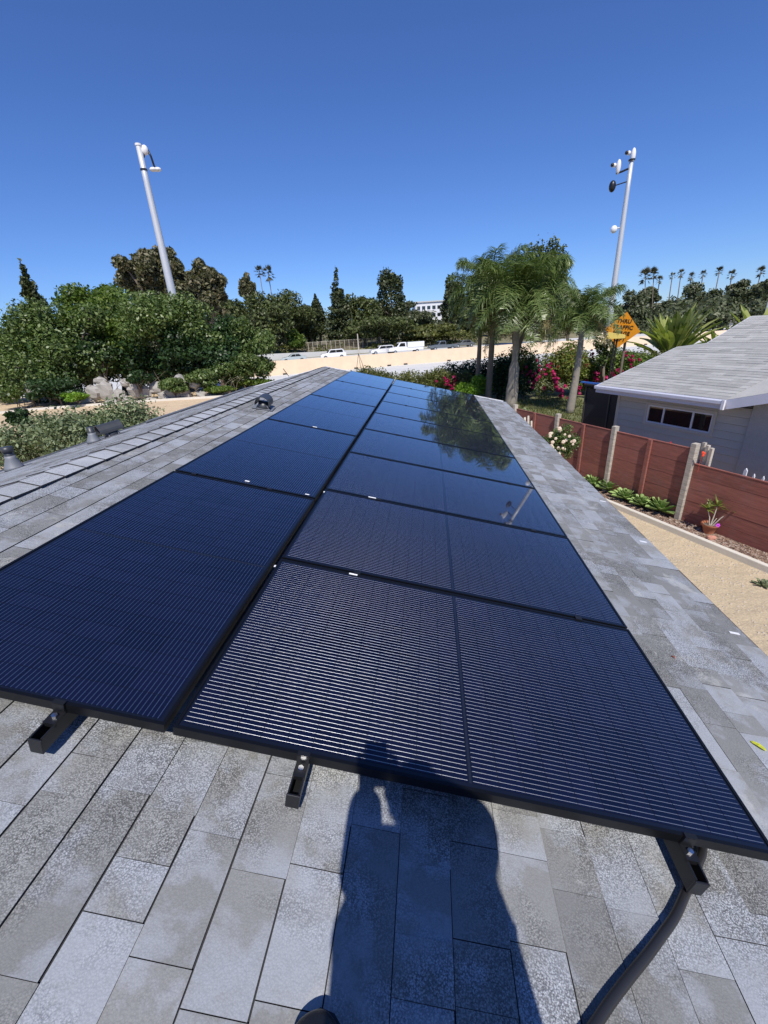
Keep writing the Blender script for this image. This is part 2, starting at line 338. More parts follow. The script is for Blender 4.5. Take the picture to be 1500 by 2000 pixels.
# lawn beyond the end of the house, dry scrub past the freeway
yy = g.ramp(g.math('MULTIPLY', g.math('ADD', sep.outputs[1], g.math('MULTIPLY', g.noise(p, 0.6, 3), 3.0)), 0.01), [(0.15, 0.0), (0.17, 1.0)])
xx = g.ramp(g.math('ADD', g.math('MULTIPLY', sep.outputs[0], 0.1), 0.5), [(0.35, 0.0), (0.45, 1.0)])
c2 = g.mix(g.math('MULTIPLY', yy, xx), c1, grass)
yf = g.ramp(g.math('MULTIPLY', sep.outputs[1], 0.01), [(0.60, 0.0), (0.66, 1.0)])
scrub = g.mix(g.noise(p, 0.35, 6, 0.7), (0.10, 0.11, 0.05), (0.30, 0.25, 0.15)); c3 = g.mix(yf, c2, scrub)
g.l(c3, g.b.inputs['Base Color']); g.set(Roughness=0.95); g.bump(g.math('ADD', g.noise(p, 60, 4, 0.8), g.math('MULTIPLY', g.noise(p, 3, 4, 0.6), 4.0)), 0.9, 0.02)
me = bpy.data.meshes.new('ground'); me.from_pydata(vv, [], ff); me.materials.append(g.mat); me.polygons.foreach_set('use_smooth', [True]*len(ff)); me.update()
tag(link('ground', me), kind='structure')

# freeway sheets: near shoulder / lanes, median, far lanes
def fw(p, q, z): 
    xy = FO + FD*p + FN*q; return Vector((xy[0], xy[1], z))
mb = MB(); mb.quad(fw(-120, -21, -3.288), fw(260, -21, -3.288), fw(260, 36.5, -3.288), fw(-120, 36.5, -3.288))
rm = NT('freeway_concrete'); p = rm.pos()
c = rm.mix(rm.noise(p, 0.25, 6, 0.6), (0.50, 0.50, 0.48), (0.66, 0.65, 0.62)); rm.l(c, rm.b.inputs['Base Color']); rm.set(Roughness=0.9)
tag(mb.build('freeway', rm.mat), kind='structure')
mb = MB()
for q in (-6.2, -2.6, 4.0, 30.5): mb.quad(fw(-120, q, -3.283), fw(260, q, -3.283), fw(260, q+0.14, -3.283), fw(-120, q+0.14, -3.283))
tag(mb.build('lane_marking', M['white']), kind='structure')

# ------------------------------------------------------------------ our house: roof
A = 0.232715; TA = tan(A); CA = cos(A); SA = sin(A)
DECK = -0.140; XR, XE = -1.87, 2.67; Y0, Y1 = -4.0, 10.42; BR = 0.199
ZR = DECK/CA - XR*TA
N = Vector((SA, 0, CA)); DS = Vector((CA, 0, -SA)); RIDGE = Vector((XR, 0, ZR))
NB = Vector((-sin(BR), 0, cos(BR))); DSB = Vector((-cos(BR), 0, -sin(BR)))
def rp(u, v, h=0.0, back=False):    # point on the roof: u metres down from the ridge, v along it, h above the deck
    return RIDGE + (DSB if back else DS)*u + Vector((0, v, 0)) + (NB if back else N)*h
UE = (XE-XR)/CA; UB = 2.28
house = tag(empty('bungalow', (XR, 0, -3.3)), 'single storey house with grey shingle roof under the solar array', 'house')
H0 = Vector((XR, 0, -3.3)); T0 = Matrix.Translation(-H0)
def hb(mb, name, mats, parent=None, smooth=False):
    """link mesh built in world coordinates below the house empty"""
    mb.v = [tuple(Vector(v)-H0) for v in mb.v]; return mb.build(name, mats, parent or house, smooth)
mb = MB(); e = 0.10
mb.hexa([rp(UE, Y0, -e), rp(UE, Y1, -e), rp(0, Y1, -e), rp(0, Y0, -e), rp(UE, Y0), rp(UE, Y1), rp(0, Y1), rp(0, Y0)])
mb.hexa([rp(0, Y0, -e, 1), rp(0, Y1, -e, 1), rp(UB, Y1, -e, 1), rp(UB, Y0, -e, 1), rp(0, Y0, 0, 1), rp(0, Y1, 0, 1), rp(UB, Y1, 0, 1), rp(UB, Y0, 0, 1)])
roof = hb(mb, 'roof', simple('roof_underlay', (0.03, 0.03, 0.032), 0.9))
roof_w = roof
mb = MB(); mb.box(XR-1.7, XE-0.55, Y0+0.5, Y1-0.5, -3.3, -0.75); hb(mb, 'wall', M['stucco'])
mb = MB(); mb.box(XR-1.7, XR+1.4, Y0+0.5, Y1-0.5, -0.75, -0.22); hb(mb, 'wall_top', M['stucco'])
# shingles: real slabs, butt edge raised
EXPO = 0.150; shing = []
def slab(u0, v0, v1, th, back, jit=0.0):
    u1 = u0+EXPO-0.0022; ut = u0+0.0006
    h0 = 0.0015
    return [rp(u1+jit, v0, h0, back), rp(u1+jit, v1, h0, back), rp(ut, v1, h0-0.001, back), rp(ut, v0, h0-0.001, back),
            rp(u1+jit, v0, h0+th, back), rp(u1+jit, v1, h0+th, back), rp(ut, v1, h0+0.0015+th*0.15, back), rp(ut, v0, h0+0.0015+th*0.15, back)]
rs = random.Random(3)
for back, umax in ((0, UE), (1, UB)):
    k = 0; u = 0.09 if not back else 0.12
    while u < umax-0.02:
        v = Y0 + rs.random()*0.3
        while v < Y1-0.05:
            w = rs.choice([0.12, 0.16, 0.21, 0.26, 0.33, 0.40]) * rs.uniform(0.92, 1.08)
            v1 = min(v+w, Y1); th = rs.choice([0.0045, 0.0055, 0.0085])
            shing.append((u, v, v1, th, back, rs.uniform(-0.003, 0.003), min(EXPO, umax-u))); v = v1+rs.choice([0.0005, 0.0007, 0.0012, 0.0024])
        u += EXPO; k += 1
def visible(s):
    u, v, v1, th, back = s[:5]; P = rp(u+0.07, (v+v1)/2, 0, back)
    under = (not back) and -1.05 < P.x < 1.80 and P.y > 0.12
    d = P-CAM; z = d.dot(FW)
    if z < 0.1 or under: return 1e9
    X = 750+FPX*d.dot(RT)/z; Y = 1000-FPX*d.dot(UP)/z
    if X < -60 or X > 1560 or Y > 2060: return 1e9
    return d.length * (1.0 if not back else 1.5)
order = sorted(range(len(shing)), key=lambda i: visible(shing[i])); near = set(order[:290])
field = MB()
for i, s in enumerate(shing):
    u, v, v1, th, back, jit, ex = s
    pts = slab(u, v, v1, th, back, jit)
    if i in near:
        m1 = MB(); c = Vector(pts[0]); m1.hexa([Vector(q)-c for q in pts]); m1.m[-6:] = [1, 0, 1, 1, 1, 1]; o = m1.build('shingle', [M['shingle'], M['tar']], roof); o.location = c-H0
    else: field.hexa(pts); field.m[-6:] = [1, 0, 1, 1, 1, 1]
o = hb(field, 'shingle_field', [M['shingle'], M['tar']], roof); tag(o, 'distant courses of grey asphalt shingles', kind='stuff')
# ridge caps: bent tabs overlapping towards the camera
cap_n = 0; v = Y1-0.02; EC = 0.2003
def cap_mesh(w=0.15, L=0.27, cut=0.0):
    m1 = MB(); t = 0.011
    # profile along v: near (exposed, raised) end at v=0, far end at v=L
    for back in (0, 1):
        N_ = NB if back else N; D_ = DSB if back else DS
        def q(u, vv, h): return D_*u + Vector((0, vv, 0)) + N_*h
        ha, hb_ = 0.016, 0.003
        p = [q(0, 0, ha), q(w, 0.0, ha-0.002), q(w*.9, L, hb_), q(0, L, hb_)]
        p2 = [x+N_*t for x in p]
        if back: p.reverse(); p2.reverse()
        m1.hexa([*p, *p2]); m1.m[-6:] = [1, 0, 1, 1, 1, 1]
    return m1.mesh('ridge_cap', [M['cap'], M['tar']])
cm = cap_mesh()
while v > Y0:
    o = link('ridge_cap', cm, roof); o.location = RIDGE + Vector((0, v-0.3, 0.004)) - H0
    o.rotation_euler = (rs.uniform(-.006, .006), 0, rs.uniform(-.015, .015)); v -= EC
# drip edge, fascia and gutter line, rake boards
mb = MB(); mb.beam(rp(UE+0.012, Y0, -0.014), rp(UE+0.012, Y1, -0.014), 0.03, 0.012, N); hb(mb, 'drip_edge', M['tar'])
mb = MB(); mb.box(XE-0.055, XE-0.02, Y0, Y1, rp(UE, 0).z-0.20, rp(UE, 0).z-0.015); hb(mb, 'fascia_board', simple('brown_fascia', (0.05, 0.035, 0.03), 0.6))
mb = MB(); gx = XE+0.005
mb.box(gx-0.012, gx+0.10, Y0, Y1, -0.90, -0.89); mb.box(gx+0.095, gx+0.10, Y0, Y1, -0.89, -0.815)
hb(mb, 'gutter', simple('dark_brown_gutter', (0.035, 0.022, 0.02), 0.45))
for (px, py) in ((1175, 980), (1258, 1060), (1440, 1240)):
    P = on_plane(px, py, rp(UE, 0, 0), N); mb = MB(); P = rp(UE, P.y, 0); mb.beam(P+Vector((-0.03, 0, 0.016)), P+Vector((0.03, 0, 0.002)), 0.018, 0.003); hb(mb, 'gutter_hanger', M['white'])
mb = MB(); mb.beam(rp(0, Y1+0.014, -0.03), rp(UE, Y1+0.014, -0.03), 0.025, 0.10, N); mb.beam(rp(0, Y1+0.014, -0.03, 1), rp(UB, Y1+0.014, -0.03, 1), 0.025, 0.10, NB); hb(mb, 'rake_board', M['white'])
mb = MB(); mb.beam(rp(UB+0.01, Y0, -0.02, 1), rp(UB+0.01, Y1, -0.02, 1), 0.03, 0.09, NB); hb(mb, 'rear_fascia', M['vent_flash'])
# low membrane strip lying on the rear eave
mb = MB(); mb.hexa([rp(UB-0.30, 5.6, 0.016, 1), rp(UB-0.30, Y1-.1, 0.016, 1), rp(UB+0.03, Y1-.1, 0.016, 1), rp(UB+0.03, 6.1, 0.016, 1), rp(UB-0.30, 5.6, 0.034, 1), rp(UB-0.30, Y1-.1, 0.034, 1), rp(UB+0.03, Y1-.1, 0.034, 1), rp(UB+0.03, 6.1, 0.034, 1)])
hb(mb, 'eave_flashing', M['vent_flash'])

def hood_vent(P, nrm, rz, s=1.0):
    """half-round hood on a curved saddle, in the colour of dark painted metal"""
    q = Vector((0, 0, 1)).rotation_difference(nrm).to_matrix().to_4x4(); Mx = Matrix.Translation(P-H0) @ q @ Matrix.Rotation(rz, 4, 'Z') @ Matrix.Scale(s, 4)
    base = MB(); base.box(-.15, .15, -.13, .13, .006, .010, Mx); b = base.build('vent_flashing', M['vent_flash'], house)
    neck = MB(); neck.tube([Mx @ Vector((0, 0, 0.0)), Mx @ Vector((0, 0, .045)), Mx @ Vector((0, 0, .10))], [.11*s, .085*s, .075*s], 18); nk = neck.build('vent_neck', M['vent_grey'], house, True)
    hd = MB(); n = 14; r = 0.105; L = .15
    for k in range(n):
        a0 = -0.25+ (pi+0.5)*k/n; a1 = -0.25+(pi+0.5)*(k+1)/n
        p = []
        for rr in (r, r-.008):
            p.append([Mx @ Vector((rr*cos(a0), -L, .085+rr*sin(a0))), Mx @ Vector((rr*cos(a1), -L, .085+rr*sin(a1))), Mx @ Vector((rr*cos(a1), L, .085+rr*sin(a1))), Mx @ Vector((rr*cos(a0), L, .085+rr*sin(a0)))])
        o_, i_ = p; hd.quad(*o_[::-1]); hd.quad(*i_); hd.quad(o_[0], o_[1], i_[1], i_[0]); hd.quad(o_[3], i_[3], i_[2], o_[2])
        if k == 0: hd.quad(o_[0], i_[0], i_[3], o_[3])
        if k == n-1: hd.quad(o_[1], o_[2], i_[2], i_[1])
    hd.build('vent_hood', M['vent_grey'], house)
    sd_ = MB()
    for y in (-.06, .06): sd_.prism([(-.09, 0), (.09, 0), (.07, .05), (.04, .075), (0, .085), (-.04, .075), (-.07, .05)], y-.004, y+.004, Mx)
    sd_.build('vent_saddle', M['vent_flash'], house)
def pipe_vent(P, nrm, h, r, cap=True):
    a = P-H0; m1 = MB(); m1.tube([a, a+nrm*0.03, a+Vector((0, 0, h*.5)), a+Vector((0, 0, h*.62))], [r*2.1, r*1.9, r*1.12, r*1.1], 20); m1.build('pipe_boot', M['vent_flash'], house, True)
    m1 = MB(); m1.tube([a, a+Vector((0, 0, h))], r, 20); m1.build('vent_pipe', M['vent_grey'], house, True)
    if cap: m1 = MB(); m1.tube([a+Vector((0, 0, h*.78)), a+Vector((0, 0, h+.004))], r*1.2, 20); m1.build('pipe_collar', M['vent_grey'], house, True)
Pv = on_plane(515, 797, rp(0, 0, 0.01), N); hood_vent(Pv, N, radians(8), 0.92)
def on_back(px, py): return on_plane(px, py, rp(1, 0, 0.008, 1), NB)
P1 = on_plane(222, 856, Vector((-3.55, 0, 0)), Vector((1, 0, 0))); P1.z = rp((XR-P1.x)/cos(BR), 0, .008, 1).z; hood_vent(P1, NB, radians(-35), 1.0)
P1 = on_plane(184, 862, Vector((-3.6, 0, 0)), Vector((1, 0, 0))); P1.z = rp((XR-P1.x)/cos(BR), 0, .008, 1).z; pipe_vent(P1, NB, 0.20, 0.04, False)
P1 = on_plane(28, 912, Vector((-3.7, 0, 0)), Vector((1, 0, 0))); P1.z = rp((XR-P1.x)/cos(BR), 0, .008, 1).z; pipe_vent(P1, NB, 0.24, 0.045, True)

# ------------------------------------------------------------------ solar array
LP, WP, GAP = 1.884, 1.045, 0.015; ST = WP+GAP
CP, CR = 0.0832, 0.166           # half-cell pitch along, row pitch across
mc = (LP-22*CP-0.016)/2; mr = (WP-6*CR)/2
def frame_mesh():
    b = MB(); t = 0.035; w = 0.011
    b.box(0, LP, 0, w, -t, 0); b.box(0, LP, WP-w, WP, -t, 0); b.box(0, w, w, WP-w, -t, 0); b.box(LP-w, LP, w, WP-w, -t, 0)
    return b.mesh('frame', M['black_alu'])
FRM = frame_mesh()
b = MB(); b.box(0.011, LP-0.011, 0.011, WP-0.011, -0.006, -0.0035); BACK = b.mesh('backsheet', M['backsheet'])
b = MB(); b.quad((0.0009, 0.0009, 0), (CP-0.0009, 0.0009, 0), (CP-0.0009, CR-0.0012, 0), (0.0009, CR-0.0012, 0)); CELL = b.mesh('cell', M['cell'])
b = MB()
for half in (0, 1):
    for c in range(11):
        x = half*(11*CP+0.016)+c*CP
        for r in range(6): b.quad((x+.0009, r*CR+.0009, 0), (x+CP-.0009, r*CR+.0009, 0), (x+CP-.0009, r*CR+CR-.0012, 0), (x+.0009, r*CR+CR-.0012, 0))
SHEET = b.mesh('cell_field', M['cell'])
b = MB(); b.box(LP/2-.004, LP/2+.004, mr, WP-mr, -.0035, -.0025); RIB = b.mesh('busbar', M['ribbon'])
RB = Matrix.Rotation(A, 4, 'Y')   # local X runs down the slope
def solar_panel(loc2, long_down, cells, label):
    """loc2 = (slope metres from seam, metres along ridge) of the panel's near upslope corner"""
    u, v = loc2; org = DS*u + Vector((0, v, 0))
    t = empty('solar_panel'); tag(t, label, 'solar panel', 'black solar panels bolted side by side on the roof')
    if long_down: t.matrix_world = Matrix.Translation(org) @ RB
    else: t.matrix_world = Matrix.Translation(org+DS*WP) @ RB @ Matrix.Rotation(pi/2, 4, 'Z')
    link('frame', FRM, t); link('backsheet', BACK, t); link('busbar', RIB, t)
    if cells:
        for half in (0, 1):
            for c in range(11):
                for r in range(6): link('cell', CELL, t, (mc+half*(11*CP+.016)+c*CP, mr+r*CR, -0.0026))
    else: tag(link('cell_field', SHEET, t, (mc, mr, -0.0026)), kind='stuff')
    return t
ordn = ['nearest', 'second', 'third', 'fourth', 'fifth', 'sixth', 'seventh', 'eighth']
def rightlabel(k):
    if k == 0: return 'nearest right-hand solar panel with the shadow of the phone on it'
    if k == 8: return 'farthest right-hand solar panel at the far roof end'
    return f'{ordn[k]} solar panel from the front in the right-hand column'
for k in range(9): solar_panel((0.0, k*ST), True, k < 4, rightlabel(k))
LSTEP = 9*ST/5
for k in range(5):
    lab = ['nearest left-hand solar panel, its front edge over the leftmost rail', 'second solar panel from the front in the left-hand column', 'third solar panel from the front in the left-hand column', 'fourth solar panel from the front in the left-hand column', 'farthest left-hand solar panel at the far roof end'][k]
    solar_panel((-0.028-WP, k*LSTEP), False, k < 2, lab)
def ap(u, v, h=0): return DS*u + Vector((0, v, 0)) + N*h       # point relative to the panel plane
# rails
RAILS = [(-0.355/CA, 'leftmost mounting rail sticking out under the left panel column'), (0.405/CA, 'middle mounting rail ending beside the dark shadow'), (1.572/CA, 'rightmost mounting rail ending above the black conduit'), (-0.90/CA, 'mounting rail hidden near the ridge side of the array')]
HB = -0.036
for u, lab in RAILS:
    v0 = -0.098 if u > -0.8 else 0.05
    t = tag(empty('mounting_rail', ap(u, v0)), lab, 'rail', 'rails carrying the solar panels'); O = ap(u, v0)
    def R_(p, nm, mats, par=t, bev=0.0):
        p.v = [tuple(Vector(x)-O) for x in p.v]; o = p.build(nm, mats, par); return bevel(o, bev) if bev else o
    Mx = Matrix.Translation(ap(u, v0)) @ RB; L = 9.62-v0; h = 0.060; w = 0.038; z0 = HB-h
    b = MB(); b.box(-w/2, w/2, 0.004, L, z0, z0+.006, Mx); b.box(-w/2, -w/2+.005, 0.004, L, z0+.006, HB-.001, Mx); b.box(w/2-.005, w/2, 0.004, L, z0+.006, HB-.001, Mx)
    b.box(-w/2+.005, w/2-.005, 0.06, L, HB-.018, HB-.012, Mx); R_(b, 'channel', M['rail_alu'])
    b = MB(); b.box(-w/2-.002, w/2+.002, -.003, .004, z0-.001, HB-.004, Mx); R_(b, 'end_cap', M['rail_alu'], bev=.002)
    # end clamp holding the first frame
    b = MB(); b.box(-.019, .019, .058, .094, HB, HB+.004, Mx); b.box(-.019, .019, .091, .097, HB+.004, .004, Mx); b.box(-.019, .019, .091, .106, .0025, .006, Mx); b.box(-.019, .019, .050, .058, HB-.012, HB+.004, Mx)
    if v0 < 0: R_(b, 'end_clamp', M['rail_alu'])
    b = MB(); b.tube([Mx @ Vector((0, .074, HB+.003)), Mx @ Vector((0, .074, HB+.012))], .009, 6)
    if v0 < 0: R_(b, 'bolt', M['steel'])
    for k in range(7):
        b = MB(); y = 0.5-v0+k*1.45; b.box(-.018, .018, y-.04, y+.04, DECK+.006, z0-.001, Mx); b.box(-.05, .05, y-.06, y+.10, DECK+.008, DECK+.012, Mx); R_(b, 'roof_foot', M['rail_alu'])
ORD = ['nearest', 'second', 'third', 'fourth', 'fifth', 'sixth', 'seventh', 'farthest']
# mid clamps between panels, and the tiny stickers beside them
def mini(name, u, v, w, l, h, mat, label, cat, grp):
    b = MB(); Mx = RB; b.box(-w/2, w/2, -l/2, l/2, -.004, h, Mx); o = b.build(name, mat); o.location = ap(u, v, .0035); tag(o, label, cat, grp); return o
for k in range(1, 9):
    for u in (0.405/CA, 1.572/CA):
        mini('mid_clamp', u, k*ST-GAP/2, .034, .030, .002, M['rail_alu'], 'dark clamp in the %s joint of the right panel column, %s rail' % (ORD[k-1], 'middle' if u < 1 else 'rightmost'), 'clamp', 'clamps between right column panels')
for k in range(1, 5):
    for u in (-0.355/CA, -0.90/CA):
        mini('mid_clamp', u, k*LSTEP-GAP/2, .034, .026, .002, M['rail_alu'], 'dark clamp in the %s joint of the left panel column, %s' % (ORD[k-1], 'nearer the seam' if u > -.6 else 'nearer the ridge'), 'clamp', 'clamps between left column panels')
for (px, py, w, l, lab) in ((690, 1122, .045, .012, 'white sticker on the joint between first and second right-hand panels'), (727, 972, .060, .014, 'white sticker on the joint between second and third right-hand panels'),
                       (483, 940, .034, .016, 'white sticker on the joint between first and second left-hand panels'), (537, 1106, .008, .016, 'tiny white tag at the corner of the nearest right-hand panel'),
                       (633, 961, .010, .018, 'tiny white tag in the seam beside the third right-hand panel'), (600, 966, .03, .012, 'small white tag at the inner corner of the nearest left panel'),
                       (615, 834, .05, .02, 'small white sticker on the joint between second and third left-hand panels')):
    P = on_plane(px, py, Vector((0, 0, 0)), N); b = MB(); b.box(-w/2, w/2, -l/2, l/2, 0.001, .0025, RB); o = b.build('sticker', M['sticker']); o.location = P; tag(o, lab, 'sticker', 'white stickers on the array')
# black corrugated conduit
cp = [(1372, 1650), (1362, 1690), (1340, 1742), (1318, 1790), (1290, 1830), (1262, 1868), (1228, 1910), (1190, 1960), (1150, 2020), (1100, 2090)]
pts = [on_plane(x, y, ap(0, 0, DECK+0.026), N) for x, y in cp]; pts = [pts[0]+Vector((.02, .25, 0)), pts[0]+Vector((.012, .1, 0))] + pts
def smooth_path(P, n=6):
    out = []
    for i in range(len(P)-1):
        p0, p1, p2, p3 = P[max(i-1, 0)], P[i], P[i+1], P[min(i+2, len(P)-1)]
        for k in range(n):
            t = k/n; out.append(0.5*((2*p1)+(p2-p0)*t+(2*p0-5*p1+4*p2-p3)*t*t+(3*p1-p0-3*p2+p3)*t**3))
    return out+[P[-1]]
sp_ = smooth_path(pts, 22); r_ = [0.0122+0.0005*(1 if (i % 2) else -1) for i in range(len(sp_))]
b = MB(); b.tube(sp_, r_, 16); o = b.build('conduit', simple('black_corrugated_conduit', (0.02, 0.02, 0.022), 0.38), smooth=True); tag(o, 'black flexible conduit curving down the shingles from under the array', 'cable')
# fallen leaves on the shingles
for (px, py, s, col, lab) in ((1481, 1456, .030, (0.50, 0.52, 0.03), 'small yellow-green fallen leaf on the right-hand shingles'), (1315, 1283, .012, (0.30, 0.07, 0.02), 'tiny reddish brown leaf on the right-hand shingles')):
    P = on_plane(px, py, rp(0, 0, .012), N); b = MB(); n = 8
    top = [Vector((s*cos(t)*0.42, s*sin(t), 0.003*cos(2*t))) for t in [2*pi*i/n for i in range(n)]]
    k = len(b.v); b.v += [tuple(q) for q in top]+[(q.x, q.y, q.z+.0015) for q in top]; b.f += [tuple(range(k+n-1, k-1, -1)), tuple(range(k+n, k+2*n))]+[(k+i, k+(i+1) % n, k+n+(i+1) % n, k+n+i) for i in range(n)]; b.m += [0]*(n+2)
    o = b.build('fallen_leaf', simple('fallen_leaf_skin', col, .6)); o.location = P; o.rotation_euler = (0, A, radians(38)); tag(o, lab, 'leaf')

# ------------------------------------------------------------------ foliage builders
def leaf_cloud(name, blobs, n, size, mat, parent=None, seed=0, org=(0, 0, 0), shell=0.55, aspect=0.55, upbias=0.35, droop=0.0, jit=0.11):
    """n leaf-sized diamonds spread through the given ellipsoids (cx,cy,cz,rx,ry,rz), denser towards their skins"""
    rg = np.random.default_rng(seed); B = np.array(blobs, float)
    wts = (B[:, 3]*B[:, 4]*B[:, 5])**(2/3); idx = rg.choice(len(B), n, p=wts/wts.sum()); b = B[idx]
    d = rg.normal(size=(n, 3)); d /= np.linalg.norm(d, axis=1)[:, None]
    r = (1-shell*rg.random(n)**1.6)*(1+np.clip(rg.normal(0, jit, n), -.3, .45))
    P = b[:, :3] + d*r[:, None]*b[:, 3:6]; P -= np.array(org)
    nv = d*0.7 + rg.normal(size=(n, 3))*0.75; nv[:, 2] += upbias; nv /= np.linalg.norm(nv, axis=1)[:, None]
    t = np.cross(nv, rg.normal(size=(n, 3))); t[:, 2] -= droop; t -= nv*np.sum(t*nv, 1)[:, None]; t /= np.linalg.norm(t, axis=1)[:, None]+1e-9; s = np.cross(nv, t)
    L = size*(0.45+1.2*rg.random(n)**1.4)[:, None]; Wd = L*aspect*0.5
    v = np.empty((n, 4, 3)); v[:, 0] = P-t*L*0.5; v[:, 1] = P+s*Wd+nv*L*0.08; v[:, 2] = P+t*L*0.5-nv*L*0.06; v[:, 3] = P-s*Wd+nv*L*0.08
    me = bpy.data.meshes.new(name); me.vertices.add(n*4); me.vertices.foreach_set('co', v.astype(np.float32).ravel())
    me.loops.add(n*4); me.loops.foreach_set('vertex_index', np.arange(n*4, dtype=np.int32)); me.polygons.add(n)
    me.polygons.foreach_set('loop_start', np.arange(0, n*4, 4, dtype=np.int32)); me.polygons.foreach_set('loop_total', np.full(n, 4, dtype=np.int32))
    me.materials.append(mat); me.update(calc_edges=True)
    return link(name, me, parent)

def blob_crown(c, rx, ry, rz, k, seed, br=0.42, flat=0.0):
    rg = random.Random(seed); out = [(c[0], c[1], c[2], rx*0.55, ry*0.55, rz*0.55)]
    for i in range(k):
        a = rg.uniform(0, 2*pi); e = rg.uniform(-0.75+flat, 1.0); ce = sqrt(max(0, 1-e*e)); q = rg.uniform(0.55, 0.85); s = rg.uniform(0.7, 1.25)*br
        out.append((c[0]+rx*q*ce*cos(a), c[1]+ry*q*ce*sin(a), c[2]+rz*q*e, rx*s, ry*s, rz*s*0.85))
    return out
def limbs(mb, base, blobs, r0, rg, n=7):
    base = Vector(base); top = Vector(blobs[0][:3])
    pts = [base, base.lerp(top, 0.35)+Vector((rg.uniform(-.1, .1), rg.uniform(-.1, .1), 0))*(top-base).length, top]
    mb.tube(pts, [r0, r0*0.7, r0*0.35], 8)
    for b in blobs[1:1+n]:
        s = base.lerp(top, rg.uniform(0.3, 0.7)); e = Vector(b[:3]); mid = s.lerp(e, 0.5)+Vector((0, 0, 0.06*(e-s).length)); mb.tube([s, mid, e], [r0*0.42, r0*0.28, r0*0.1], 6)

def tree(name, px, top, bot, wpx, D, mat, label, cat, n=9000, leaf=0.16, group=None, k=9, depth=0.8, seed=None, trunk=True, parent_name='crown', shape='round', tmat=None, **kw):
    """crown spans photo rows top..bot at horizontal distance D; trunk runs to the ground below"""
    seed = seed if seed is not None else int(px*13+top*7)
    T = at_dist(px, top, D); Bt = at_dist(px, bot, D); s = px_size(px, (top+bot)/2, D); rx = wpx*s/2
    gz = float(zt(T.x, T.y)); O = Vector((T.x, T.y, gz)); t = tag(empty(name, O), label, cat, group)
    zt_, zb = T.z-gz, max(Bt.z-gz, 0.05); rz = (zt_-zb)/2; zc = (zt_+zb)/2; rg = random.Random(seed)
    if shape == 'round': bl = blob_crown((0, 0, zc), rx, rx*depth, rz, k, seed, **kw)
    elif shape == 'cone':
        bl = []; m = k+5
        for i in range(m):
            f = i/(m-1); w = rx*(1-f)**0.8+rx*0.06; z = zb+(zt_-zb)*f
            for j in range(3 if f < 0.7 else 1):
                a = rg.uniform(0, 2*pi); q = w*0.45 if f < 0.85 else 0; bl.append((q*cos(a), q*sin(a)*depth, z, w*0.62, w*0.62*depth, rz*1.5/m))
    elif shape == 'tiers':
        bl = []
        for i in range(k+6):
            f = rg.random(); w = rx*(1-0.6*f*f); a = rg.uniform(0, 2*pi); q = w*rg.uniform(0.25, 0.72)
            bl.append((q*cos(a), q*sin(a)*depth, zb+(zt_-zb)*(0.06+0.86*f), w*rg.uniform(.26, .42), w*rg.uniform(.26, .42), rz*rg.uniform(.11, .2)))
        bl.append((0, 0, zt_-rz*.15, rx*.25, rx*.25, rz*.15))
    elif shape == 'box': 
        bl = []
        for i in range(k+6): bl.append((rg.uniform(-.82, .82)*rx, rg.uniform(-.8, .8)*rx*depth, zb+(zt_-zb)*rg.uniform(.25, .72), rx*.33, rx*.33*depth, (zt_-zb)*rg.uniform(.24, .36)))
    leaf_cloud(parent_name, bl, n, leaf, mat, t, seed)
    if trunk:
        m = MB(); limbs(m, (0, 0, -0.1), bl, max(0.05, 0.035*zt_), rg, 7); m.build('trunk', tmat or M['trunk'], t, True)
    return t, bl

def DL(px, D): return D+1.5+5.5*max(0.0, 1-px/460)
# ---- near left: vine smothered trees on the bank
G1 = 'vine covered trees on the left bank'
VT = [(5, 592, 800, 190, 25.0, 'vine', 'dark green vine mass cut off by the left photo edge', 15000),
      (105, 566, 790, 200, 25.5, 'vine', 'tall vine covered tree right of the small spiky conifer', 19000),
      (205, 560, 740, 220, 27.0, 'vine_yellow', 'broad yellowish vine dome below the large eucalyptus', 20000),
      (292, 566, 735, 190, 25.2, 'vine', 'glossy vine covered tree hiding the foot of the left pole', 19000),
      (380, 600, 765, 160, 25.0, 'vine_dark', 'dark vine covered tree just right of the left pole', 16000),
      (455, 622, 755, 130, 25.5, 'vine', 'rounded olive tree at the right end of the bank above the barrier end', 13000)]
for px, tp, bt, w, D, mt, lab, n in VT:
    tree('vine_covered_tree', px, tp, bt-8, w*1.15, DL(px, D), M[mt], lab, 'tree', n=n, leaf=0.16, group=G1, k=24, br=0.30)
G2 = 'leafy shrubs at the foot of the bank'
SH = [(25, 690, 808, 130, 23.2, 'vine', 'leafy shrub at the left edge above the dirt bank'), (100, 735, 800, 110, 22.6, 'vine_dark', 'dark leafy shrub left of the pale stones'),
      (145, 765, 793, 50, 21.8, 'lime', 'small bright green plant just left of the pale stones'), (262, 715, 765, 50, 22.4, 'vine_dark', 'straggly shrub growing over the middle of the pale stones'),
      (335, 740, 777, 60, 22.6, 'vine', 'low shrub over the right part of the pale stones'), (400, 715, 775, 90, 23.2, 'vine', 'leafy shrub right of the pale stones'),
      (430, 752, 778, 60, 22.6, 'vine_yellow', 'pale leafy shrub beside the end of the dirt bank'), (62, 650, 790, 150, 23.6, 'vine', 'leafy green shrub mass under the leftmost trees'), (470, 690, 765, 110, 24.2, 'vine', 'olive shrub under the rounded olive tree'),
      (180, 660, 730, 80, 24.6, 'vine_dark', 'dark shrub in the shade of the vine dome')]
for px, tp, bt, w, D, mt, lab in SH: tree('leafy_shrub', px, tp, bt-8, w, DL(px, D), M[mt], lab, 'shrub', n=5200, leaf=0.13, group=G2, k=9, trunk=True, parent_name='leaves')
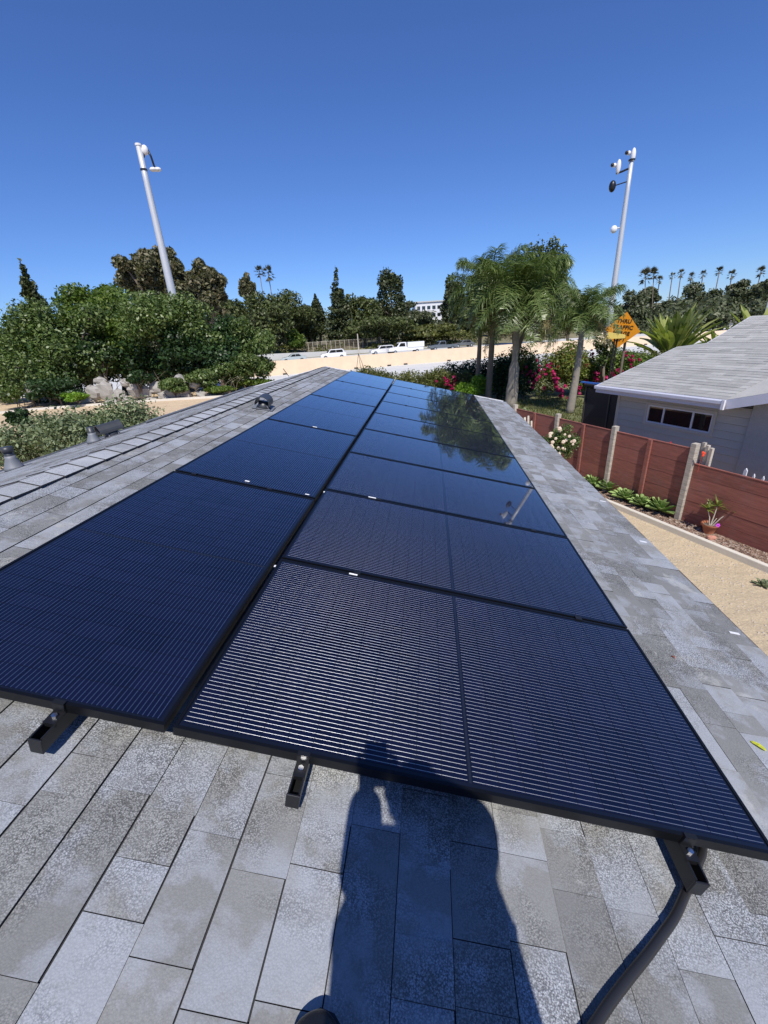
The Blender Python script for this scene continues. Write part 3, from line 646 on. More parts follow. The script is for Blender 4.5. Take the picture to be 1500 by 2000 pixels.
tree('hedge_shrub', 490, 738, 765, 110, 26, M['vine_yellow'], 'low yellow green shrub behind the front slope of the roof end', 'shrub', n=3500, leaf=0.12, shape='box', k=6, parent_name='leaves', depth=.5)
# cavity shade behind the stones: a bramble of bare stems
b = MB(); rg = random.Random(5)
for i in range(45):
    px = rg.uniform(20, 470); a = at_dist(px, rg.uniform(745, 785), DL(px, rg.uniform(22.8, 24.5))); a.z = float(zt(a.x, a.y)); e = a+Vector((rg.uniform(-1.2, 1.2), rg.uniform(-.6, .6), rg.uniform(.5, 1.5)))
    b.tube([a, a.lerp(e, .5)+Vector((rg.uniform(-.3, .3), 0, .15)), e], [.018, .012, .005], 4, False)
tag(b.build('bramble_stems', simple('dry_stem', (0.22, 0.18, 0.13), .9)), 'tangle of bare brown stems under the vine covered trees', 'stems', kind='stuff')
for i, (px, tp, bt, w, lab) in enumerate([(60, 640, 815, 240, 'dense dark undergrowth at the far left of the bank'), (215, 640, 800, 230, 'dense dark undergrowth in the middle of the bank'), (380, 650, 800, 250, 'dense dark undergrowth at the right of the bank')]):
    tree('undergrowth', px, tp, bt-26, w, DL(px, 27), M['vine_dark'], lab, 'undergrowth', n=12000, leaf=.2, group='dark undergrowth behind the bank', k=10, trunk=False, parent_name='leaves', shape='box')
# pale broken stones below them
t = tag(empty('rubble_wall', at_dist(280, 785, 23)), 'low wall of pale broken stones half hidden by vines on the bank', 'wall'); OW = t.location.copy()
for i, (px, py, w, h) in enumerate([(182, 772, 26, 30), (205, 766, 34, 40), (232, 775, 24, 22), (262, 764, 24, 34), (283, 770, 20, 26), (305, 762, 26, 24), (318, 776, 18, 16), (338, 770, 30, 30), (358, 762, 22, 38), (367, 778, 18, 16), (395, 776, 24, 16), (440, 766, 22, 16), (350, 745, 20, 20), (64, 762, 26, 26), (128, 765, 18, 14), (220, 790, 26, 14), (250, 785, 22, 16), (292, 786, 30, 12), (325, 784, 22, 12), (172, 788, 26, 14), (345, 787, 26, 10), (415, 780, 20, 12), (380, 755, 18, 16), (195, 748, 22, 16), (245, 752, 18, 16)]):
    D = DL(px, 22.9); P = at_dist(px, py-4, D); s = px_size(px, py, D); b = MB(); b.sphere((0, 0, 0), (w*s/2*1.2, .22, h*s/2*1.0), 8, 6); rg = random.Random(i)
    b.v = [tuple(Vector(v)*rg.uniform(.76, 1.18)) for v in b.v]; o = b.build('stone', M['stone'], t); o.location = P-OW
# dirt bank edging
pts = [at_dist(x, y, DL(max(x, 0), 21.9)) for k, (x, y) in enumerate([(-60, 812), (60, 803), (160, 796), (300, 787), (400, 779), (470, 771)])]
for q in pts: q.z = float(zt(q.x, q.y))+.04
b = MB()
for a, c in zip(pts, pts[1:]): b.beam(a, c, .12, .12)
tag(b.build('garden_edging', M['concrete']), 'thin pale edging between the dirt bank and the shrubs', 'edging')
# grey green bush behind our roof and a small dark one
tree('round_bush', 125, 786, 915, 320, 12.2, M['sage'], 'wide grey green bush behind the roof vents', 'bush', n=26000, leaf=0.075, k=26, br=0.30, depth=0.55, shape='box', parent_name='leaves')
tree('round_bush', 30, 800, 835, 40, 13.5, M['vine_dark'], 'small dark green bush at the left behind the wide grey bush', 'bush', n=1600, leaf=0.08, parent_name='leaves', trunk=False)
# taller trees behind
tree('eucalyptus_tree', 275, 456, 620, 150, 44, M['euca'], 'tall grey green eucalyptus behind the left pole', 'tree', n=21000, leaf=0.30, k=34, br=0.21, depth=.7, flat=.1)
tree('eucalyptus_tree', 385, 505, 640, 110, 42, M['euca'], 'thinner brownish eucalyptus right of the left pole', 'tree', n=13000, leaf=0.28, k=24, br=0.22)
tree('eucalyptus_tree', 345, 500, 600, 50, 46, M['euca'], 'narrow eucalyptus top peeping between the two larger ones', 'tree', n=3500, leaf=0.28, k=8, br=0.3)
tree('conifer_tree', 40, 512, 625, 50, 38, M['pine'], 'small spiky conifer at the far left against the sky', 'tree', n=4200, leaf=0.26, shape='cone', k=10)
tree('bushy_tree', 180, 548, 640, 130, 36, M['vine_yellow'], 'yellow green dome of foliage left of the eucalyptus', 'tree', n=8000, leaf=0.2, k=12)

# ---- trees beyond the freeway
G3 = 'trees on the far side of the freeway'
FT = [(440, 575, 700, 90, 78, 'oak', 'round', 'olive green tree directly right of the vine covered bank'), (478, 535, 600, 34, 105, 'euca', 'round', 'narrow dry tree left of the two fan palms'),
      (498, 570, 705, 110, 98, 'oak', 'round', 'weeping olive tree under the two fan palms'), (548, 566, 690, 100, 108, 'oak', 'round', 'rounded dark tree right of the two fan palms'),
      (598, 588, 688, 80, 112, 'pine', 'round', 'dark tree left of the tall pointed conifer'), (655, 520, 665, 62, 108, 'pine', 'cone', 'tall pointed conifer standing clear of the treetops'),
      (615, 575, 620, 30, 118, 'pine', 'cone', 'small pointed treetop left of the tall conifer'), (706, 572, 670, 80, 112, 'oak', 'round', 'light green tree between the conifer and the dark pine'),
      (762, 514, 665, 84, 116, 'pine', 'round', 'broad dark pine with a rounded top, tallest in the middle'), (800, 590, 665, 80, 118, 'far', 'round', 'pale green tree right of the broad pine'),
      (740, 615, 672, 120, 104, 'oak', 'round', 'low dark trees in front of the broad pine'), (882, 532, 655, 60, 122, 'pine', 'round', 'narrow dark pine left of the near palms'),
      (845, 636, 668, 110, 108, 'hedge', 'round', 'low green shrubs above the white trucks'), (571, 645, 686, 34, 100, 'vine_yellow', 'round', 'small bright round bush above the silver car'),
      (935, 600, 660, 80, 118, 'oak', 'round', 'dark tree behind the near palm trunks'), (1072, 462, 640, 78, 88, 'oak', 'box', 'tall dark tree rising behind the near palms'),
      (1010, 570, 655, 110, 100, 'oak', 'round', 'green tree behind the big palm crown'), (1120, 560, 650, 80, 96, 'far', 'round', 'open topped tree right of the big palm crown'),
      (1160, 590, 660, 90, 92, 'far', 'round', 'green tree left of the right pole'), (1235, 568, 660, 90, 100, 'far', 'round', 'grey green tree right of the right pole')]
for px, tp, bt, w, D, mt, shp, lab in FT:
    if shp == 'round' and 430 < px < 950 and mt != 'pine' and bt > 650: w *= 1.2; tp -= 4
    tree('background_tree', px, tp, bt, w, D, M[mt], lab, 'tree', n=7500, leaf=0.6 if D > 90 else 0.45, group=G3, k=22, shape=shp, br=0.27) if shp == 'round' else tree('background_tree', px, tp, bt, w, D, M[mt], lab, 'tree', n=8000, leaf=0.55, group=G3, k=18, shape=shp)
# the wooded hillside to the right and a belt of scrub under the trees
def ridge_px(px): return np.interp(px, [380, 470, 560, 640, 720, 800, 900, 1000, 1100, 1200, 1280, 1340, 1380, 1440, 1500, 1700], [600, 600, 592, 600, 596, 606, 612, 600, 596, 592, 588, 566, 560, 572, 566, 560])
rgn = np.random.default_rng(11); bl = []
for i in range(330):
    px = rgn.uniform(380, 1650); D = rgn.uniform(120, 260); T = at_dist(px, float(ridge_px(px))+rgn.uniform(2, 45), D); zg = float(zt(T.x, T.y)); r = rgn.uniform(3.0, 6.0)
    bl.append((T.x, T.y, T.z-r*0.8, r, r, r*0.8))
    if T.z-zg > 5: bl.append((T.x+rgn.uniform(-2, 2), T.y-1, (T.z+zg)/2-1, r*1.1, r, (T.z-zg)/2))
tag(leaf_cloud('hillside_wood', bl, 60000, 1.05, M['far'], None, 3), 'wooded hillside far beyond the freeway', 'wood', kind='stuff')
bl = []
for i in range(150):
    px = rgn.uniform(500, 1420); q = rgn.uniform(41, 52); 
    d = ray(px, 640); tt = ((FO[0]+FN[0]*q-CAM.x)*FN[0]+(FO[1]+FN[1]*q-CAM.y)*FN[1])/(d.x*FN[0]+d.y*FN[1]); P = CAM+d*tt; zg = float(zt(P.x, P.y)); r = rgn.uniform(.6, 1.6)
    bl.append((P.x, P.y, zg+r*.4, r*1.3, r, r*.7))
tag(leaf_cloud('embankment_scrub', bl, 15000, .45, M['hedge'], None, 4), 'dry scrub on the embankment behind the far wall', 'scrub', kind='stuff')
G4 = 'trees on the right-hand hillside'
HT = [(1300, 585, 640, 90, 150, 'rounded grey green tree below the row of far palms'), (1368, 552, 625, 86, 170, 'domed tree on the crest among the far palms'), (1420, 575, 640, 90, 160, 'dark tree on the slope left of the picture edge'),
      (1455, 545, 600, 60, 190, 'bushy treetop on the crest near the rightmost palm'), (1497, 545, 600, 40, 180, 'dark treetop cut off by the right photo edge'), (1335, 610, 660, 100, 130, 'low wide tree above the broad leaved plant'),
      (1400, 605, 655, 100, 125, 'low wide tree right above the neighbouring roof'), (1270, 560, 600, 50, 140, 'loose open tree under the double palm')]
for px, tp, bt, w, D, lab in HT: tree('hillside_tree', px, tp, bt, w, D, M['far'], lab, 'tree', n=3600, leaf=.85, group=G4, k=12, br=.33)

# ---- fan palms on the skyline
def fan_mesh(seed):
    rg = random.Random(seed); b = MB()
    for i in range(34):
        a = rg.uniform(0, 2*pi); e = rg.uniform(-0.9, 1.35); d = Vector((cos(a)*cos(e), sin(a)*cos(e), sin(e))); L = rg.uniform(.8, 1.25)
        s = d.cross(Vector((0, 0, 1))).normalized(); c = d*L*0.55
        for j in range(7):
            f = (j-3)/3; tip = c+(d*cos(f*.95)+s*sin(f*.95))*L*.55; w = (s*cos(f*.95)-d*sin(f*.95))*.09; b.tri(c-w, c+w, tip+Vector((0, 0, -.12*abs(f))))
        b.tri(Vector((0, 0, 0))-s*.02, Vector((0, 0, 0))+s*.02, c)
    return b.mesh('fan_crown', M['fan'])
FANS = [fan_mesh(1), fan_mesh(2)]
def fan_palm(px, py_crown, py_base, D, rpx, lab, lean=0):
    C0 = at_dist(px, py_crown, D); B0 = at_dist(px+lean, py_base, D); B0.z = min(B0.z, float(zt(B0.x, B0.y))) - .2; t = tag(empty('fan_palm', B0), lab, 'palm tree', 'tall fan palms on the skyline')
    s = px_size(px, py_crown, D); cr = link('crown', FANS[int(px) % 2], t); cr.location = C0-B0; k = rpx*s*1.05; cr.scale = (k, k, k*1.15); cr.rotation_euler = (0, 0, px)
    b = MB(); b.tube([(0, 0, 0), (C0-B0)*0.5+Vector((.1, 0, 0)), C0-B0], [.008*D/8, .0065*D/8, .006*D/8], 6); b.build('trunk', M['trunk'], t, True)
for args in [(507, 532, 585, 112, 10, 'left one of the two palms over the tree left of centre', 6), (524, 535, 585, 115, 12, 'right one of the two palms over the tree left of centre', 8),
             (1260, 541, 700, 130, 13, 'fat crowned palm with the pale trunk by the broad leaved plant', 0), (1277, 537, 590, 132, 11, 'palm crown touching the fat crowned one on the right', 3), (1288, 548, 585, 190, 7, 'third palm of the skyline row', -4), (1313, 540, 585, 200, 6, 'small palm of the skyline row after the wide gap', -6),
             (1330, 535, 580, 200, 7, 'palm with a straight thin trunk in the skyline row', -5), (1350, 541, 580, 200, 7, 'leaning palm of the skyline row left of the domed tree', -6), (1373, 537, 565, 200, 7, 'palm standing behind the domed tree', -3),
             (1405, 531, 560, 195, 8, 'tallest palm of the skyline row', -6), (1429, 538, 570, 190, 8, 'low bushy palm beside the tallest one', -2), (1486, 532, 565, 190, 9, 'rightmost palm at the picture edge', -8)]: fan_palm(*args)

# ---- queen palms near the end of our roof
def frond_mesh(seed, L=2.9, lift=0.75, mat='palm', drop=1.5):
    rg = random.Random(seed); b = MB(); pts = []; n = 16
    for i in range(n+1):
        t = i/n; pts.append(Vector((L*(t-0.16*t*t*t), 0.06*sin(3*t+seed), L*(lift*t-drop*0.62*t*t))))
    b.tube(pts, [0.034*(1-.8*i/n)+.004 for i in range(n+1)], 5, False)
    for k in range(170):
        t = 0.10+0.90*(k//2)/85; f = t*n; i = min(int(f), n-1); p = pts[i].lerp(pts[i+1], f-i); d = (pts[i+1]-pts[i]).normalized()
        sd_ = Vector((0, 1, 0)) if k % 2 else Vector((0, -1, 0)); ll = (0.68*sin(pi*min(1, t*0.93+.05))**0.6+.12)*rg.uniform(.7, 1.2)
        q = (d*rg.uniform(.3, .9)+sd_*rg.uniform(.7, 1.0)+Vector((0, 0, rg.uniform(-.7, .8)))).normalized(); m = p+q*ll*.5; e = m+(q+Vector((0, 0, -rg.uniform(.4, 1.0)))).normalized()*ll*.55
        w = d*0.017; b.quad(p-w*.6, p+w*.6, m+w, m-w); b.tri(m-w, m+w, e)
    return b.mesh('frond', M[mat])
FR = [frond_mesh(1, 2.5, .55, drop=1.6), frond_mesh(2, 2.5, .95, drop=1.7), frond_mesh(3, 2.3, .15, drop=1.5), frond_mesh(4, 1.9, -.1, 'palm_dry', 1.3), frond_mesh(5, 2.2, 1.65, drop=1.6)]
def queen_palm(base, crown, r, lab, nf=22, scale=1.0, seed=1, tmat=None, fat=1.0, bulge=False):
    base = Vector(base); crown = Vector(crown); t = tag(empty('queen_palm', base), lab, 'palm tree', 'queen palms beyond the roof end'); rg = random.Random(seed)
    c = crown-base; b = MB(); n = 14; P = []; R = []
    for i in range(n+1):
        f = i/n; P.append(c*f+Vector((sin(f*3)*.06, 0, 0))*c.length*.2); R.append(r*(1.15-.5*f)*(1+.04*(i % 2)) if not bulge else r*(1.2 if f < .25 else (1.0 if f < .5 else .62)))
    b.tube(P, R, 12); b.build('trunk', tmat or M['palm_trunk'], t, True)
    b = MB(); b.tube([c*0.93, c, c+Vector((0, 0, .6))], [r*.62, r*.7, r*.3], 10); b.build('crown_shaft', M['palm'], t, True)
    for i in range(nf):
        f = i/nf; k = 4 if f < .3 else 1 if f < .55 else 0 if f < .78 else 2 if f < .9 else 3
        o = link('frond', FR[k], t); o.location = c+Vector((0, 0, .35)); s = scale*rg.uniform(.85, 1.12); o.scale = (s, s, s)
        o.rotation_euler = (rg.uniform(-.12, .12), rg.uniform(-.15, .15), i*2.399+rg.uniform(-.3, .3))
    return t
GZ = -3.3
def near_palm(bx, by, D, cx, cy, **kw):
    Bp = at_dist(bx, by, D); Bp.z = float(zt(Bp.x, Bp.y))-.05; queen_palm(Bp, at_dist(cx, cy, D), **kw)
near_palm(997, 795, 25.0, 1010, 606, r=.27, lab='big pale trunked palm, its full crown tallest of the clump', nf=54, scale=1.1, seed=3, bulge=True)
near_palm(1112, 808, 23.3, 1138, 634, r=.17, lab='slim palm with a leaning trunk left of the orange sign', nf=28, scale=.74, seed=5)
near_palm(930, 760, 27.5, 938, 600, r=.14, lab='leftmost thin dark trunked palm of the clump', nf=30, scale=.82, seed=11, tmat=M['trunk'])
near_palm(952, 770, 26.5, 964, 575, r=.17, lab='second thin trunked palm from the left of the clump', nf=30, scale=.9, seed=15, tmat=M['trunk'])
near_palm(972, 780, 28.0, 1045, 585, r=.14, lab='thin trunked palm right behind the big pale one', nf=30, scale=.92, seed=19, tmat=M['trunk'])
# broad leaved plants (bird of paradise)
def broad_plant(base, h, n, spread, lab, seed=1):
    base = Vector(base); t = tag(empty('broad_leaved_plant', base), lab, 'plant', 'large broad leaved plants'); rg = random.Random(seed)
    for i in range(n):
        a = i*2.4+rg.uniform(-.3, .3); tl = rg.uniform(.35, 1.15)*spread; d = Vector((cos(a), sin(a), 0)); H = h*rg.uniform(.6, 1.0); b = MB(); pts = []
        for k in range(9):
            f = k/8; pts.append(d*(tl*h*.50*f**1.6)+Vector((0, 0, H*(1.22*f-.45*f*f*tl))))
        b.tube(pts, [.04, .036, .032, .028, .024, .02, .016, .01, .004], 5, False); s = Vector((-d.y, d.x, 0))
        for k in range(4, 8):
            w0 = h*.055*[0.35, 1.0, 1.0, .8, .05][k-4]; w1 = h*.055*[0.35, 1.0, 1.0, .8, .05][k-3]; up = Vector((0, 0, .07))
            b.quad(pts[k], pts[k+1], pts[k+1]+s*w1+up, pts[k]+s*w0+up); b.quad(pts[k+1], pts[k], pts[k]-s*w0+up, pts[k+1]-s*w1+up)
        b.build('leaf', M['strel'], t)
    b = MB(); b.tube([(0, 0, -.1), (0, 0, h*.25)], [.18, .12], 8); b.build('trunk', M['trunk'], t)
P = at_dist(1312, 690, 36); P.z = -3.3; tp = at_dist(1325, 590, 36); broad_plant(P, (tp.z-P.z)*1.0, 60, 1.15, 'large broad leaved plant rising beside the neighbouring roof edge', 3)
P = at_dist(1415, 650, 37); P.z = -3.3; tp = at_dist(1415, 622, 37); broad_plant(P, (tp.z-P.z), 16, .9, 'smaller broad leaved plant just above the neighbouring roof', 5)
P = at_dist(1490, 640, 38); P.z = -3.3; tp = at_dist(1490, 572, 38); broad_plant(P, (tp.z-P.z), 18, 1.1, 'broad leaved plant cut off by the right picture edge', 7)

# ---- hedges and flowering shrubs between the houses and the freeway
def flowers(t, bl, n, size, mat, seed): leaf_cloud('flowers', bl, n, size, mat, t, seed, aspect=.9)
def hedge(px, tp, bt, w, D, mt, lab, fl=None, n=6000, name='hedge', leaf=.13, depth=.6, **kw):
    tp -= 10; w *= 1.25; n = int(n*1.5)
    t, bl = tree(name, px, tp, bt, w, D, M[mt], lab, 'hedge' if name == 'hedge' else 'shrub', n=n, leaf=leaf, shape='box', k=12, trunk=False, parent_name='leaves', depth=depth, group='hedges along the freeway side')
    if fl:
        fb = []; rgf = random.Random(int(px))
        for (fx, fy, fr) in fl:
            P = at_dist(fx, fy, D-.45)-t.location; s = px_size(fx, fy, D); fb += [(P.x+rgf.gauss(0, fr*s*1.4), P.y-w*s*depth*.25, P.z+rgf.gauss(0, fr*s*1.0), fr*s*.28, fr*s*.22, fr*s*.26) for _ in range(9)]
        flowers(t, fb, int(20*sum(f[2] for f in fl)), .12, M['pink'], int(px))
    return t
hedge(720, 724, 775, 80, 32, 'hedge', 'low hedge tip just beyond the far roof corner')
hedge(790, 733, 790, 120, 30, 'hedge', 'brownish clipped hedge beyond the roof end', n=8000)
hedge(868, 728, 800, 90, 29, 'hedge', 'hedge with one bright pink flower patch', [(876, 740, 8), (873, 752, 6)], n=7000)
hedge(925, 712, 800, 90, 31, 'vine_dark', 'dark hedge behind the thin palm trunks', n=6000)
hedge(1060, 675, 800, 130, 29, 'boug', 'large rounded bougainvillea mound behind the big palm', [(1040, 740, 10), (1090, 752, 14), (1060, 715, 8), (1105, 762, 10), (1030, 720, 8)], n=13000, name='flowering_shrub', depth=.7)
hedge(1010, 700, 805, 70, 28, 'vine_dark', 'dark shrub directly behind the big pale palm trunk', n=4500, name='flowering_shrub')
hedge(1160, 690, 790, 80, 30, 'boug', 'flowering shrub with magenta patches left of the blue trimmed porch', [(1175, 730, 14), (1160, 745, 12), (1152, 690, 6), (1195, 735, 10)], n=6500, name='flowering_shrub')
hedge(1215, 688, 760, 110, 31, 'vine_yellow', 'bright yellow green shrub below the orange sign', [(1233, 698, 8)], n=8000, name='flowering_shrub')
hedge(1275, 690, 750, 90, 33, 'hedge', 'hedge at the foot of the broad leaved plant', n=5000)
tree('lime_shrub', 926, 733, 795, 60, 26.5, M['lime'], 'bright lime green shrub at the far roof corner', 'shrub', n=6000, leaf=.11, k=10, parent_name='leaves')
tree('flowering_shrub', 1185, 645, 720, 50, 29, M['vine'], 'shrub dotted with white blossom left of the sign', 'shrub', n=2600, leaf=.12, k=8, parent_name='leaves')
tree('flowering_shrub', 1195, 640, 690, 50, 28.6, M['rose'], 'spray of white blossom beside the sign', 'shrub', n=420, leaf=.14, k=8, parent_name='blossom', trunk=False)
# grass strip
b = MB(); rg = random.Random(9)
for i in range(9000):
    x = rg.uniform(2.5, 9.5); y = rg.uniform(15.5, 26); z = float(-3.3); a = rg.uniform(0, pi); h = rg.uniform(.05, .22); w = .018; dx, dy = cos(a)*w, sin(a)*w
    b.tri((x-dx, y-dy, z), (x+dx, y+dy, z), (x+rg.uniform(-.08, .08), y+rg.uniform(-.08, .08), z+h))
tag(b.build('grass', M['hedge']), 'rough grass below the palms', 'grass', kind='stuff')

# ------------------------------------------------------------------ neighbour's house (frame: a = along the eave towards us, s = inwards)
HA = Vector((5.69, 12.43, 0)); EA = Vector((0.438, -0.899, 0)); ES = Vector((0.899, 0.438, 0))
def hp(a, s, z): return HA + EA*a + ES*s + Vector((0, 0, z))
NH = tag(empty('neighbour_house', hp(0, 0.45, -3.3)), 'grey sided house with pale low roof behind the red fence', 'house'); NO = NH.location.copy()
def nb(mb, name, mats, parent=None):
    mb.v = [tuple(Vector(v)-NO) for v in mb.v]; return mb.build(name, mats, parent or NH)
AB = 3.54
b = MB(); prof = [(0, -.75), (2.98, .10), (4.26, .13), (6.0, .81)]
for (s0, z0), (s1, z1) in zip(prof, prof[1:]):
    e0 = AB if s0 < 3 else 9; e1 = AB if s1 < 3 else 9
    b.quad(hp(0, s0, z0), hp(e0, s0, z0), hp(e0, s1, z1), hp(0, s1, z1))
CC = on_plane(1500, 768, hp(0, 0, 0), ES); aC = (CC-HA).dot(EA); SLC = (CC.z+.75)/(aC-AB); ZC = -.75+SLC*3.0
b.quad(hp(AB, 0, -.75), hp(AB+3.0, 0, ZC), hp(AB+3.0, 2.98, 0.10+SLC*.3), hp(AB, 2.98, .10)); b.quad(hp(AB, 2.98, .10), hp(AB+3.0, 2.98, 0.10+SLC*.3), hp(AB+3.0, 4.26, .13), hp(AB, 4.26, .13))  # roof bay lengthened out of view so its shade covers the stucco wall
b.quad(hp(0, 6.0, .81), hp(9, 6.0, .81), hp(9, 9.5, -.35), hp(0, 9.5, -.35))
k = len(b.f)
rf = nb(b, 'roof', M['shingle_tan'])
so = rf.modifiers.new('thickness', 'SOLIDIFY'); so.thickness = .05; so.offset = -1
# courses of the neighbour's roof as real low steps
b = MB(); rg = random.Random(2)
for (s0, z0), (s1, z1), amax in ((prof[0], prof[1], AB), (prof[2], prof[3], 7.0)):
    L = hypot(s1-s0, z1-z0); n = int(L/.15)
    for i in range(n):
        a = rg.uniform(-.02, 0.0)
        while a < amax:
            w = rg.uniform(.25, .7); a1 = min(a+w, amax); f0 = i/n; f1 = (i+1)/n; t = rg.choice([.006, .009, .014]); P = [hp(a, s0+(s1-s0)*f0, z0+(z1-z0)*f0), hp(a1, s0+(s1-s0)*f0, z0+(z1-z0)*f0), hp(a1, s0+(s1-s0)*f1, z0+(z1-z0)*f1), hp(a, s0+(s1-s0)*f1, z0+(z1-z0)*f1)]
            nz = Vector((0, 0, 1)); b.hexa([P[0]+nz*.002, P[1]+nz*.002, P[2]+nz*.002, P[3]+nz*.002, P[0]+nz*(t+.002), P[1]+nz*(t+.002), P[2]+nz*.004, P[3]+nz*.004]); a = a1+.004
o = nb(b, 'roof_course_field', M['shingle_tan']); tag(o, 'courses of pale shingles', kind='stuff')
b = MB(); b.beam(hp(-.03, -.02, -.85), hp(AB+.03, -.02, -.85), .035, .20); nb(b, 'fascia', M['fascia'])
b = MB(); b.beam(hp(-.03, -.075, -.80), hp(AB+.03, -.075, -.80), .09, .09); bevel(nb(b, 'gutter', M['fascia']), .015)
b = MB(); b.beam(hp(AB+.031, -.02, -.85), hp(AB+3.0, -.02, ZC-.10), .035, .20); nb(b, 'side_fascia', M['fascia'])
b = MB(); b.beam(hp(AB+.03, -.10, -.95), hp(AB+.03, -.10, -.74), .06, .05, ES); nb(b, 'gutter_end_cap', M['white'])
b = MB(); b.beam(hp(-.02, 0, -.83), hp(-.02, 2.98, .02), .035, .16); b.beam(hp(-.02, 4.26, .05), hp(-.02, 6.0, .73), .035, .16); nb(b, 'rake_board', M['fascia'])
b = MB(); b.quad(hp(0, .01, -.945), hp(AB, .01, -.945), hp(AB, .46, -.945), hp(0, .46, -.945)); nb(b, 'soffit', M['fascia'])
WS = 0.45; wl = on_plane(1206, 800, hp(0, WS, 0), ES); aL = (wl-HA).dot(EA); wr = on_plane(1476, 792, hp(0, WS, 0), ES); aR = (wr-HA).dot(EA); print('AR', aL, aR, AB)
b = MB(); Mx = Matrix((( EA.x, ES.x, 0, HA.x), (EA.y, ES.y, 0, HA.y), (0, 0, 1, 0), (0, 0, 0, 1)))
b.box(aL, aR+1.2, WS+.04, 6.4, -3.3, -.95, Mx); nb(b, 'wall', M['siding']); b = MB(); b.box(aL+.01, aR+.1, WS+.030, WS+.0395, -3.29, -.952, Mx); nb(b, 'dark_gap_backing', M['dark'])  # thin dark sheet added behind the boards so their gaps look shaded
b = MB(); b.box(aR, aR+1.2, WS-.06, WS+.029, -3.3, -.72, Mx); nb(b, 'stucco_wall', M['stucco'])
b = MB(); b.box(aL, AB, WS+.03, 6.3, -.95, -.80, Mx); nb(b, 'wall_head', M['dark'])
# window position from its corners
c0 = on_plane(1268, 790, hp(0, WS, 0), ES); c1 = on_plane(1395, 832, hp(0, WS, 0), ES); c2 = on_plane(1396, 808, hp(0, WS, 0), ES)
wa0 = (c0-HA).dot(EA); wa1 = (c2-HA).dot(EA); wz1 = c0.z; wz0 = wz1-0.46
# siding boards, cut round the window
zz = -3.3; boards = []
while zz < -.97:
    z1 = min(zz+.178, -.952)
    segs = [(aL, aR)] if (z1 < wz0-.08 or zz > wz1+.08) else [(aL, wa0-.075), (wa1+.075, aR)]
    segs = [(p0, p1, zz, z1-.009) for p0, p1 in segs]
    if len(segs) == 2:
        if zz < wz0-.075 < z1: segs.append((wa0-.074, wa1+.074, zz, wz0-.072))
        if zz < wz1+.075 < z1: segs.append((wa0-.074, wa1+.074, wz1+.072, z1-.009))
    for (p0, p1, za, zb_) in segs:
        def pr(z): return WS-.020+.026*(z-zz)/.178
        b = MB(); b.hexa([Mx @ Vector(q) for q in [(p0, pr(za), za), (p1, pr(za), za), (p1, WS+.029, za), (p0, WS+.029, za), (p0, pr(zb_), zb_), (p1, pr(zb_), zb_), (p1, WS+.029, zb_), (p0, WS+.029, zb_)]]); nb(b, 'siding_board', M['siding'])
    zz += .178
b = MB(); b.box(aL-.03, aL+.05, WS-.03, WS+.03, -3.3, -.952, Mx); nb(b, 'corner_board', M['siding'])
win = MB(); t = .045
for x0, x1, y0, y1 in ((wa0-.07, wa1+.07, wz1, wz1+.07), (wa0-.07, wa1+.07, wz0-.07, wz0), (wa0-.07, wa0, wz0, wz1), (wa1, wa1+.07, wz0, wz1)): win.box(x0, x1, WS-.035, WS+.03, y0, y1, Mx)
wo = nb(win, 'window', M['siding'])
ww = wa1-wa0
fr = MB()
for x0, x1, y0, y1 in ((wa0, wa1, wz1-.035, wz1), (wa0, wa1, wz0, wz0+.035), (wa0, wa0+.035, wz0+.035, wz1-.035), (wa1-.035, wa1, wz0+.035, wz1-.035), (wa0+ww*.27-.02, wa0+ww*.27+.02, wz0+.035, wz1-.035), (wa0+ww*.72-.02, wa0+ww*.72+.02, wz0+.035, wz1-.035)): fr.box(x0, x1, WS-.02, WS+.02, y0, y1, Mx)
nb(fr, 'window_frame', M['white'], wo)
for x0, x1 in ((.035, ww*.27-.02), (ww*.27+.02, ww*.72-.02), (ww*.72+.02, ww-.035)):
    b = MB(); b.box(wa0+x0, wa0+x1, WS+.0, WS+.012, wz0+.035, wz1-.035, Mx); nb(b, 'pane', M['glass'], wo)
# screened porch beyond it with blue edge
PO = tag(empty('screened_porch', hp(aL-1.5, .45, -3.3)), 'black screened porch with a blue roof edge at the end of the grey house', 'porch'); PN = PO.location.copy()
def pb(mb, name, mats, parent=None): mb.v = [tuple(Vector(v)-PN) for v in mb.v]; return mb.build(name, mats, parent or PO)
pl = on_plane(1139, 800, hp(0, WS+.3, 0), ES); aP = (pl-HA).dot(EA)
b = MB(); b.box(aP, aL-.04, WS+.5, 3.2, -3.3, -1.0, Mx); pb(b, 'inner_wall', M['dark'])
mid = aP+(aL-aP)*.62
scr = simple('black_insect_screen', (0.012, 0.013, 0.016), .6)
for x0, x1 in ((aP+.05, mid-.025), (mid+.025, aL-.08)): b = MB(); b.box(x0, x1, WS+.30, WS+.305, -3.25, -1.02, Mx); pb(b, 'screen_panel', scr)
fm = simple('dark_bronze_frame', (0.05, 0.048, 0.045), .5)
for x0, x1, z0, z1 in ((aP, aP+.05, -3.3, -.97), (mid-.025, mid+.025, -3.3, -.97), (aL-.08, aL-.04, -3.3, -.97)): b = MB(); b.box(x0, x1, WS+.28, WS+.33, z0, z1, Mx); pb(b, 'post', fm)
b = MB(); b.box(aP-.05, aL-.04, WS+.25, 3.2, -.97, -.90, Mx); pb(b, 'roof_sheet', M['dark'])
b = MB(); b.beam(hp(aP-.12, WS+.2, -.83), hp(aL-.06, WS+.2, -.83), .05, .045); pb(b, 'blue_trim', M['blue'])
b = MB(); b.sphere(hp(aP+.15, WS+.12, -2.62), .07); o = b.build('porch_lamp', M['white']); tag(o, 'small round white lamp beside the black porch screen', 'lamp')

